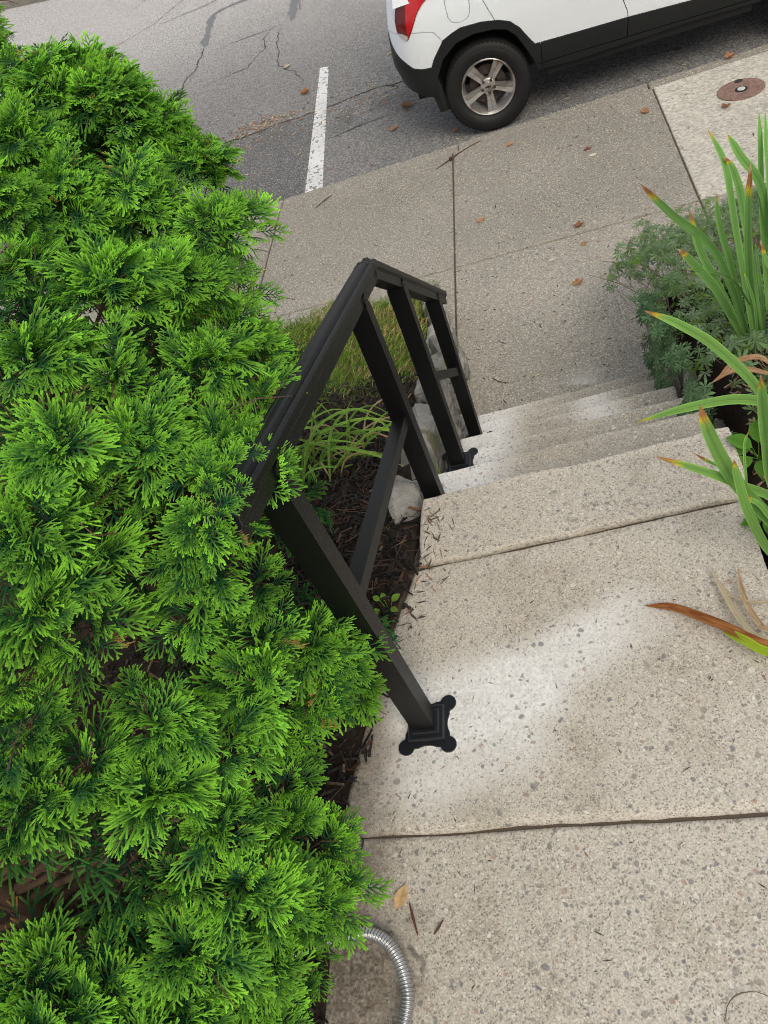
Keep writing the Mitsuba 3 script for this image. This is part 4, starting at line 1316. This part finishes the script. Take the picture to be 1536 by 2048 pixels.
for P, w, dry, lb in DEAD:
    P = np.vstack([[.46, P[0][1] - .02, -.02], P])
    V, F, c = blade(P, w, (0.1, -.2, .95), ir, 0.0, .12, np.array([.30, .42, .035]), dry=dry, fold=.3)
    obj('dry_leaf', trimesh.Trimesh(V, F, process=False), 'blade', t, smooth=True, color=c, label=lb)

t = thing('strappy_plant', 'clump of long narrow grassy leaves in the mulch behind the upper handrail', 'plant')
pr = random.Random(4)
for i in range(56):
    bx, by = -.93 + pr.gauss(0, .07), 1.86 + pr.gauss(0, .07)
    bz = float(ground_z(np.array(bx), np.array(by)))
    a = pr.uniform(-.55, 1.5) if i < 40 else pr.uniform(0, 6.28)
    L = pr.uniform(.14, .44)
    hgt = pr.uniform(.02, .17)
    dx, dy = math.cos(a) * L, math.sin(a) * L
    P = [(bx, by, bz), (bx + dx * .3, by + dy * .3, bz + hgt), (bx + dx * .7, by + dy * .7, bz + hgt * 1.0 - .12 * dy), (bx + dx, by + dy, float(ground_z(np.array(bx + dx), np.array(by + dy))) + .03 + hgt * .3)]
    if i % 6 == 0:
        V, F, c = blade(P, .007, (.2, -.3, .9), pr, dry=((.55, .42, .25), (.40, .25, .15)), n=12)
    else:
        g = np.array([.17, .33, .065]) * pr.uniform(.6, 1.35) + np.array([.10, .08, 0]) * (pr.random() ** 3)
        V, F, c = blade(P, pr.uniform(.007, .012), (pr.uniform(-.3, .3), -.4, .85), pr, .0, .03, g, n=12, fold=.3)
    obj('leaf', trimesh.Trimesh(V, F, process=False), 'blade', t, smooth=True, color=c)

# ------------------------------------------------------------------ broad leaved weeds


def oval(c, d, nrm, L, W, col, r, n=7, cup=.25):
    d = unit(d)
    P = np.array([c + d * L * s + np.array([0, 0, -.25 * L * s * s]) for s in np.linspace(0, 1, n)])
    s = np.linspace(0, 1, n)
    w = W * np.sin(PI * np.clip(s, 0, 1) ** .85) + .0015
    V, F = ribbon(P, w, nrm, cup)
    cc = np.asarray(col) * np.tile([1.05, .85, 1.05], n)[:, None] * r.uniform(.8, 1.2)
    return V, F, cc


def weed(name, label, c, specs, col, cat='weed', group=None):
    t = thing(name, label, cat, group)
    r = random.Random(int(abs(c[0]) * 1000 + c[1] * 77))
    for (a, el, L, W, lift) in specs:
        d = np.array([math.cos(a) * math.cos(el), math.sin(a) * math.cos(el), math.sin(el)])
        p = np.array(c) + d * .02 + np.array([0, 0, lift])
        V, F = tube([np.array(c), p], [.0015, .0012], 5)
        V2, F2, c2 = oval(p, d, (0, -.2, .95), L, W, col, r)
        mb = MB().add(V2, F2, c2).add(V, F, np.array(col) * .9)
        obj('leaf', mb, 'blade', t, smooth=True)


gz = lambda x, y: float(ground_z(np.array(x), np.array(y)))
weed('broadleaf_weed', 'small broad leaved weed at the right edge below the arching iris leaf', (.415, 1.41, -.04), [(2.6, .5, .075, .042, .03), (3.6, .1, .07, .036, .02), (1.5, .6, .07, .04, .035), (.4, .3, .06, .03, .02), (4.6, .2, .07, .035, .015), (5.4, .4, .05, .03, .02), (2.9, -.1, .06, .03, .04)], (.10, .24, .035))
weed('broadleaf_weed', 'small broad leaved weed pressed against the right edge of the landing', (.385, 1.19, -.02), [(2.3, .4, .05, .03, .02), (3.3, .2, .05, .028, .02), (1.0, .4, .05, .03, .02), (4.4, .3, .05, .03, .03)], (.10, .25, .035))
weed('seedling', 'pale green seedling in the mulch by the corner of the landing slab', (-.565, 1.085, -.03), [(.6, .4, .030, .018, .03), (1.9, .4, .028, .016, .025), (3.4, .2, .032, .018, .02), (4.6, .1, .034, .02, .015), (5.6, .3, .026, .015, .035), (2.6, .6, .024, .014, .04)], (.20, .36, .055), 'seedling')
weed('seedling', 'dark green seedling on the shaded soil in a gap under the evergreen, lower left', (-1.13, .385, -.03), [(a, .5, .035, .014, .02 + .012 * (i % 4)) for i, a in enumerate(np.linspace(0, 6.0, 13))], (.045, .13, .045), 'seedling')

# ------------------------------------------------------------------ trailing ground cover on the right
t = thing('trailing_plant', 'trailing ground cover of small dark blue green lobed leaves spilling over the right wall', 'ground cover plant')
tr_ = np.random.default_rng(31)
mb, stems = MB(), MB()


def palm(p, nrm, s, col):
    nrm = unit(nrm)
    a = unit(np.cross(nrm, tr_.normal(0, 1, 3)))
    b = np.cross(nrm, a)
    for th in np.linspace(-2.2, 2.2, 7) + tr_.normal(0, .08, 7):
        d = math.cos(th) * a + math.sin(th) * b
        L = s * (1 - .12 * abs(th)) * tr_.uniform(.85, 1.1)
        sd = np.cross(nrm, d)
        q = [p, p + d * L * .35 + sd * L * .08, p + d * L * .35 - sd * L * .08, p + d * L * .70 + sd * L * .14 - nrm * L * .06, p + d * L * .70 - sd * L * .14 - nrm * L * .06, p + d * L - nrm * L * .16]
        mb.add(q, [[0, 2, 1], [1, 2, 4], [1, 4, 3], [3, 4, 5]], col * tr_.uniform(.75, 1.25))


def cover_surface(x, y):
    top = float(ground_z(np.array(max(x, .46)), np.array(min(y, 2.96))))
    over = max(0, y - 2.96)
    ovx = max(0, .43 - x)
    lump = .16 * (float(meshkit.noise(np.array([[x * 5, y * 5, 0]]))[0]) - .3)
    return top + .06 + lump - .30 * over ** 1.4 - ovx * (1.9 if over <= 0 else .5)


for _ in range(1100):
    yv = 1.50 + 1.50 * tr_.random() ** .8
    topz = float(ground_z(np.array(.5), np.array(min(yv, 2.96)))) + .06
    dz = tr_.exponential(.17)
    if dz > .6 or float(meshkit.noise(np.array([[yv * 6, dz * 6, 5]]))[0]) < .42:
        continue
    p = np.array([.385 - .07 * tr_.random(), yv, topz - dz])
    palm(p, (tr_.normal(-.6, .3), tr_.normal(-.1, .3), .8), tr_.uniform(.022, .040), np.array([.130, .225, .110]) * tr_.uniform(.6, 1.4))
n = 0
while n < 4300:
    x, yv = tr_.uniform(.22, 1.7), tr_.uniform(1.42, 4.3)
    if yv < 1.95 and tr_.random() < .10:
        continue
    nz = float(meshkit.fbm(np.array([[x * 5, yv * 5, 1]]))[0]) - .5
    edge_y = np.interp(x, [.2, .34, .6, .9, 1.6], [3.55, 3.78, 4.0, 4.12, 4.2]) + .9 * nz
    xmin = np.interp(yv, [1.4, 2.0, 2.7, 3.0, 3.4, 3.8], [.44, .43, .40, .33, .27, .30]) + .30 * nz
    if yv > edge_y or x < xmin:
        continue
    hole = float(meshkit.noise(np.array([[x * 7 + 3, yv * 7, 4]]))[0])
    if hole < .18 and x < .62 and yv < 2.5:
        continue
    if yv > 3.05 and tr_.random() < .45 * (yv - 3.05):
        continue
    p = np.array([x, yv, cover_surface(x, yv) - tr_.exponential(.04)])
    up = np.array([tr_.normal(-.25, .35), tr_.normal(-.15, .35), 1.0])
    blue = tr_.random() ** 1.6
    col = np.array([.135, .225, .085]) * (1 - blue) + np.array([.215, .300, .190]) * blue
    if tr_.random() < .10:
        col = np.array([.15, .26, .05])
    palm(p, up, tr_.uniform(.024, .044), col)
    if n % 3 == 0:
        q = p + np.array([tr_.normal(.04, .05), tr_.normal(-.06 if yv > 3 else -.02, .05), -.09])
        V, F = tube([p, (p + q) / 2 + tr_.normal(0, .01, 3), q], [.0009, .0012, .0015], 3, False)
        stems.add(V, F, np.array([.17, .11, .06]) * tr_.uniform(.6, 1.4))
    n += 1
# main stems that carry the overhang
for _ in range(46):
    x0 = tr_.uniform(.42, 1.5)
    a = np.array([x0, tr_.uniform(2.6, 2.95), -.60])
    b = np.array([x0 + tr_.normal(-.08, .12), tr_.uniform(3.3, 3.95), 0])
    b[2] = cover_surface(b[0], b[1]) - .06
    m_ = (a + b) / 2 + np.array([0, 0, .05])
    V, F = tube(spline([a, m_, b], 8), np.linspace(.0032, .0012, 8), 4, False)
    stems.add(V, F, np.array([.15, .11, .06]) * tr_.uniform(.7, 1.3))
obj('foliage', mb, 'blade', t, kind='stuff')
obj('stems', stems, 'tinted', t, kind='stuff')

# ------------------------------------------------------------------ grass, mulch, litter
gr_ = np.random.default_rng(8)
mb = MB()
n = 0
while n < 11000:
    x, yv = gr_.uniform(-2.0, -.62), gr_.uniform(2.35, 4.5)
    front = 4.30 + .16 * float(meshkit.noise(np.array([[x * 6, 1, 2]]))[0]) - .25 * max(0, -x - 1.5)
    xr = np.interp(yv, [2.3, 3.0, 4.0, 4.5], [-.66, -.70, -.80, -.85]) + .05 * gr_.normal()
    if yv > front or x > xr or (yv < 2.6 and gr_.random() < .6 + .4 * (2.6 - yv) / .25):
        continue
    z = gz(x, yv) if yv < 4.1 else max(gz(x, yv), WALKZ)
    L = gr_.uniform(.03, .085)
    a = gr_.uniform(0, 6.28)
    lean = gr_.uniform(.2, 1.0)
    d = np.array([math.cos(a) * lean, math.sin(a) * lean, 1.0])
    d /= np.linalg.norm(d)
    p = np.array([x, yv, z - .01])
    s = np.cross(d, [0.3, 0.5, 0.2])
    s = s / np.linalg.norm(s) * gr_.uniform(.0020, .0042)
    m1 = p + d * L * .6
    m2 = p + d * L + np.array([math.cos(a), math.sin(a), -.5]) * L * .25
    k = float(meshkit.noise(np.array([[x * 4, yv * 4, 9]]))[0])
    straw = gr_.random() < .25 + .8 * max(0, k - .42)
    col = np.array([.50, .41, .18]) * gr_.uniform(.7, 1.3) if straw else np.array([.165, .290, .045]) * gr_.uniform(.6, 1.5)
    mb.add([p + s, p - s, m1 + s * .8, m1 - s * .8, m2], [[0, 1, 3], [0, 3, 2], [2, 3, 4]], col)
    n += 1
obj('grass', mb, 'blade', kind='stuff', label='rough patch of yellowing green grass sloping down to the sidewalk', cat='grass')

mr = np.random.default_rng(14)
mb = MB()
n = 0
TINTS = [np.array([.020, .017, .015]), np.array([.032, .026, .023]), np.array([.012, .011, .010]), np.array([.055, .042, .034]), np.array([.13, .065, .045]), np.array([.22, .15, .10])]
while n < 9500:
    x, yv = mr.uniform(-1.65, -.48), mr.uniform(-.1, 2.75)
    xr = np.interp(yv, [0, .3, .8, 1.2, 1.45, 1.7, 2.8], [-.66, -.66, -.585, -.50, -.52, -.63, -.68]) + .018 * mr.normal()
    if x > xr or (x < -1.15 and mr.random() < .6):
        continue
    L, W, H = mr.uniform(.012, .055), mr.uniform(.003, .010), mr.uniform(.002, .006)
    fine = mr.random() < .22
    if fine:
        L, W, H = mr.uniform(.02, .06), .0016, .0014
    z = gz(x, yv) + mr.uniform(0.0, .028)
    if x > -.60 and yv < 1.3:
        z = max(z, -.004 + mr.uniform(0, .008))
    m = np.array([[-1, -1, -1], [1, -.7, -1], [1, .6, -1], [-1, 1, -1], [-.9, -.8, 1], [.9, -.6, 1], [.95, .5, 1], [-.85, .8, 1]]) * (L / 2, W / 2, H / 2)
    yaw, pit, rol = mr.uniform(0, 6.28), mr.normal(0, .3), mr.normal(0, .6)
    Rm = trimesh.transformations.euler_matrix(rol, pit, yaw)[:3, :3]
    pcol = TINTS[mr.choice(6, p=[.34, .27, .25, .07, .05, .02])]
    if fine:
        pcol = TINTS[mr.choice([3, 4, 4, 5])]
    mb.add(m @ Rm.T + (x, yv, z), [[4, 5, 6], [4, 6, 7], [0, 1, 5], [0, 5, 4], [1, 2, 6], [1, 6, 5], [2, 3, 7], [2, 7, 6], [3, 0, 4], [3, 4, 7]], pcol * mr.uniform(.4, 1.1))
    n += 1
n = 0
while n < 900:
    x, yv = mr.uniform(.345, .95), mr.uniform(.2, 2.2)
    L, W, H = mr.uniform(.012, .05), mr.uniform(.002, .007), .003
    z = gz(x, yv) + mr.uniform(0.0, .025)
    m = np.array([[-1, -1, -1], [1, -.7, -1], [1, .6, -1], [-1, 1, -1], [-.9, -.8, 1], [.9, -.6, 1], [.95, .5, 1], [-.85, .8, 1]]) * (L / 2, W / 2, H / 2)
    Rm = trimesh.transformations.euler_matrix(mr.normal(0, .6), mr.normal(0, .3), mr.uniform(0, 6.28))[:3, :3]
    mb.add(m @ Rm.T + (x, yv, z), [[4, 5, 6], [4, 6, 7], [0, 1, 5], [0, 5, 4], [1, 2, 6], [1, 6, 5], [2, 3, 7], [2, 7, 6], [3, 0, 4], [3, 4, 7]], TINTS[mr.choice([1, 3, 4, 5, 5])] * mr.uniform(.6, 1.6))
    n += 1
obj('mulch', mb, 'tinted', kind='stuff', label='black shredded bark mulch with reddish shreds beside the landing', cat='mulch')

# fine litter on the pavement and the road
lr = np.random.default_rng(19)
mb = MB()


def flake(x, yv, z, L, W, col, H=.0016):
    a = lr.uniform(0, 6.28)
    m = np.array([[-1, 0, 0], [-.2, -1, 0], [1, 0, 0], [.1, 1, 0], [0, 0, 1]]) * (L / 2, W / 2, H + .25 * W * lr.random())
    ca, sa = math.cos(a), math.sin(a)
    m = m @ np.array([[ca, sa, 0], [-sa, ca, 0], [0, 0, 1]])
    mb.add(m + (x, yv, z), [[0, 1, 4], [1, 2, 4], [2, 3, 4], [3, 0, 4]], col)


LIT = [np.array([.50, .42, .29]), np.array([.48, .36, .22]), np.array([.07, .055, .045]), np.array([.10, .075, .055]), np.array([.33, .16, .08])]
for _ in range(1700):
    x = lr.uniform(-2.6, 2.2)
    yv = lr.uniform(2.95, 6.1) if lr.random() < .75 else lr.uniform(3.0, 4.8)
    if x < -.7 and yv < 4.35:
        continue
    kind = lr.choice(5, p=[.36, .16, .26, .17, .05])
    L = lr.uniform(.012, .034) if lr.random() < .85 else lr.uniform(.03, .065)
    flake(x, yv, WALKZ + .002, L, lr.uniform(.005, .011), LIT[kind] * lr.uniform(.7, 1.2))
for _ in range(900):
    x = lr.uniform(-3.6, 1.5)
    yv = 8.2 + .04 * x + lr.normal(0, .20) if lr.random() < .6 else lr.uniform(6.4, 9.6)
    if lr.random() < .20:
        x, yv = -2.72 + lr.normal(0, .22), 8.30 + lr.normal(0, .09)
    flake(x, yv, ROAD + .005, lr.uniform(.018, .07), lr.uniform(.008, .024), LIT[lr.choice(5, p=[.2, .22, .12, .1, .36])] * lr.uniform(.7, 1.2))
for _ in range(90):
    x, yv = lr.uniform(-.55, .33), lr.uniform(.1, 1.45)
    flake(x, yv, -.004 if yv > .52 else -.013, lr.uniform(.006, .022), lr.uniform(.0015, .003), LIT[lr.choice([2, 2, 3, 4])])
for _ in range(60):
    yv = lr.uniform(.95, 1.4)
    x = np.interp(yv, [.9, 1.2, 1.45], [-.56, -.47, -.46]) + abs(lr.normal(0, .03))
    flake(x, yv, .002, lr.uniform(.012, .05), lr.uniform(.002, .006), LIT[lr.choice([2, 2, 3, 4])])
obj('litter', mb, 'tinted', kind='stuff', label='scattered tiny leaf bits, seeds and bark chips on the pavement and street', cat='litter')


def dry_leaf(c, size, yaw, curl, col, label, name='fallen_leaf', lobes_=5, cat='leaf', thin=1.0):
    size = size * (.8 if c[2] < -1 else 1)
    r = random.Random(int(abs(c[0] * 991 + c[1] * 77)))
    nn = 26
    P = []
    for i in range(nn):
        a = 2 * PI * i / nn
        rad = size * (.62 + (.30 * abs(math.cos(lobes_ * a / 2)) if lobes_ else .2)) * r.uniform(.9, 1.08)
        if lobes_:
            P.append((rad * math.cos(a) * 1.15, rad * math.sin(a) * .85 * thin))
        else:
            P.append((size * 1.15 * math.cos(a), math.copysign(size * .62 * thin * (1 - abs(math.cos(a)) ** 1.7), math.sin(a)) * r.uniform(.94, 1.06)))
    P = np.array(P)
    ring = np.vstack([P * s for s in (1, .66, .33)] + [[(0, 0)]])
    z = curl * size * ((ring[:, 1] / size) ** 2 * 1.4 + .5 * (ring[:, 0] / size) ** 2) + .15 * size * (meshkit.noise(np.c_[ring / size * 3, np.full(len(ring), c[0] * 9)]) - .3) * (abs(curl) + .2)
    z = z - z.min() + .003
    F = []
    for q in range(2):
        for i in range(nn):
            j = (i + 1) % nn
            F += [[q * nn + i, q * nn + j, (q + 1) * nn + j], [q * nn + i, (q + 1) * nn + j, (q + 1) * nn + i]]
    for i in range(nn):
        F.append([2 * nn + i, 2 * nn + (i + 1) % nn, 3 * nn])
    ca, sa = math.cos(yaw), math.sin(yaw)
    V = np.c_[ring[:, 0] * ca - ring[:, 1] * sa, ring[:, 0] * sa + ring[:, 1] * ca, z] + np.array(c)
    cc = np.array(col) * (.65 + .7 * meshkit.noise(np.c_[ring / size * 4, np.full(len(ring), c[1])]))[:, None]
    k = key(name)
    scene[k] = mikit.ply(trimesh.Trimesh(V, F, process=False), 'blade', smooth=True, color=np.clip(cc, 0, 1))
    tag(k, label, cat)
    # stalk
    return k


OR, BR, TAN = (.46, .25, .14), (.27, .14, .09), (.62, .43, .24)
W = WALKZ
dry_leaf((-.450, 4.985, W), .040, .6, .35, OR, 'orange brown dry leaf lying right of the straight sidewalk joint, above the long joint')
dry_leaf((.177, 4.604, W), .042, .3, .9, BR, 'curled reddish brown leaf touching the long sidewalk joint')
dry_leaf((.184, 4.394, W), .031, 1.2, .2, OR, 'small orange leaf on the sidewalk just below the long joint')
dry_leaf((.104, 4.001, W), .044, .5, .6, OR, 'orange leaf on the sidewalk between the long joint and the steps')
dry_leaf((.789, 5.863, W), .050, 2.0, .5, OR, 'orange leaf on the grey slab beside the corner of the pale new slab')
dry_leaf((.344, 5.554, W), .034, .4, .4, (.26, .10, .07), 'dark red leaf on the sidewalk next to a cream coloured fragment')
dry_leaf((.367, 5.457, W), .034, .1, .15, (.78, .74, .58), 'pale cream leaf fragment in the middle of the sidewalk', lobes_=0)
dry_leaf((1.470, 6.329, W), .055, .7, .9, OR, 'curled orange leaf on the kerb above the utility cover')
dry_leaf((1.281, 5.602, W), .040, .2, .8, BR, 'brown crumpled leaf on the pale slab below the utility cover', lobes_=3)
dry_leaf((-.191, 5.966, W), .036, .2, .4, (.58, .30, .13), 'small tan orange leaf near the kerb below the rear tyre')
dry_leaf((-2.124, 5.109, W), .030, .5, .2, (.55, .42, .12), 'yellow leaf beside the evergreen at the left sidewalk joint', lobes_=0, thin=.4)
dry_leaf((-.019, 4.301, W), .026, .5, .5, (.70, .66, .56), 'whitish curled scrap on the sidewalk below the long joint', lobes_=0)
RZ = ROAD + .004
dry_leaf((-.648, 6.777, RZ), .042, .6, .6, (.45, .25, .15), 'brown leaf in the gutter just left of the rear tyre')
dry_leaf((-2.288, 8.760, RZ), .075, .4, 1.0, (.42, .19, .09), 'folded red brown leaf on the asphalt left of the white line')
dry_leaf((-1.219, 7.189, RZ), .055, .8, .6, (.50, .27, .17), 'pinkish brown leaf on the street between the white line and the car')
dry_leaf((-1.101, 7.587, RZ), .075, .1, .8, (.30, .17, .10), 'dull brown leaf beside the curved crack behind the car', lobes_=3)
dry_leaf((-2.876, 7.579, RZ), .055, .7, .5, (.55, .33, .22), 'pale brown leaf on the dark asphalt patch near the evergreen', lobes_=0, thin=.6)
dry_leaf((-2.649, 9.771, RZ), .07, .9, .4, (.60, .50, .42), 'pale leaf on the asphalt beside a branching crack')
dry_leaf((1.231, 7.047, RZ), .045, .2, .3, (.25, .12, .07), 'dark brown leaf on the street in the shade of the car')
dry_leaf((-1.344, 9.101, RZ), .07, 1.0, .2, (.48, .52, .26), 'yellow green leaf on the street behind the tail lamp', lobes_=0, thin=.5)
dry_leaf((-.505, .390, -.014), .0225, 1.15, .35, (.72, .50, .26), 'tan pointed leaf on the path above the conduit', lobes_=0, thin=.95)

for P, r0, lab, col in (([(-.786, 5.914, W), (-.664, 5.990, W + .012), (-.562, 6.087, W + .006), (-.410, 6.180, W + .004)], .006, 'thin dark twig with a seed case lying across the sidewalk joint by the kerb', (.10, .055, .04)),
                        ([(-1.787, 5.855, W + .004), (-1.716, 5.929, W + .008), (-1.661, 5.989, W + .004)], .006, 'short grey twig on the sidewalk below the white parking line', (.11, .075, .055)),
                        ([(-.440, 3.314, W + .004), (-.400, 3.268, W + .006), (-.352, 3.249, W + .004)], .0035, 'fine curved twig on the sidewalk at the foot of the steps', (.12, .085, .06)),
                        ([(-.487, .378, -.010), (-.478, .350, -.009), (-.469, .322, -.010)], .0032, 'reddish brown bark strip on the path right of the tan leaf', (.11, .045, .03)),
                        ([(.062, .186, -.012), (.072, .210, -.009), (.091, .225, -.006), (.119, .229, -.008), (.140, .222, -.011)], .0013, 'hair thin curved stem lying on the path in the bottom right corner', (.13, .10, .075)),
                        ([(-.436, .322, -.010), (-.425, .333, -.005), (-.418, .347, -.010)], .0028, 'small curled brown bark bit on the path above the conduit bend', (.10, .045, .03))):
    Q = spline(P, 10)
    V, F = tube(Q, r0 * np.interp(np.linspace(0, 1, 10), [0, .4, .5, .6, 1], [.5, .8, 1.0, .7, .4]), 6)
    mbt = MB().add(V, F, col)
    if 'seed' in lab:
        s = trimesh.creation.icosphere(subdivisions=2, radius=.019)
        s.vertices *= (.8, 1.1, .7)
        mbt.mesh(trimesh.Trimesh(s.vertices + (-.655, 5.995, W + .014), s.faces, process=False), (.06, .03, .025))
    obj('twig', mbt, 'tinted', smooth=True, label=lab, cat='twig')
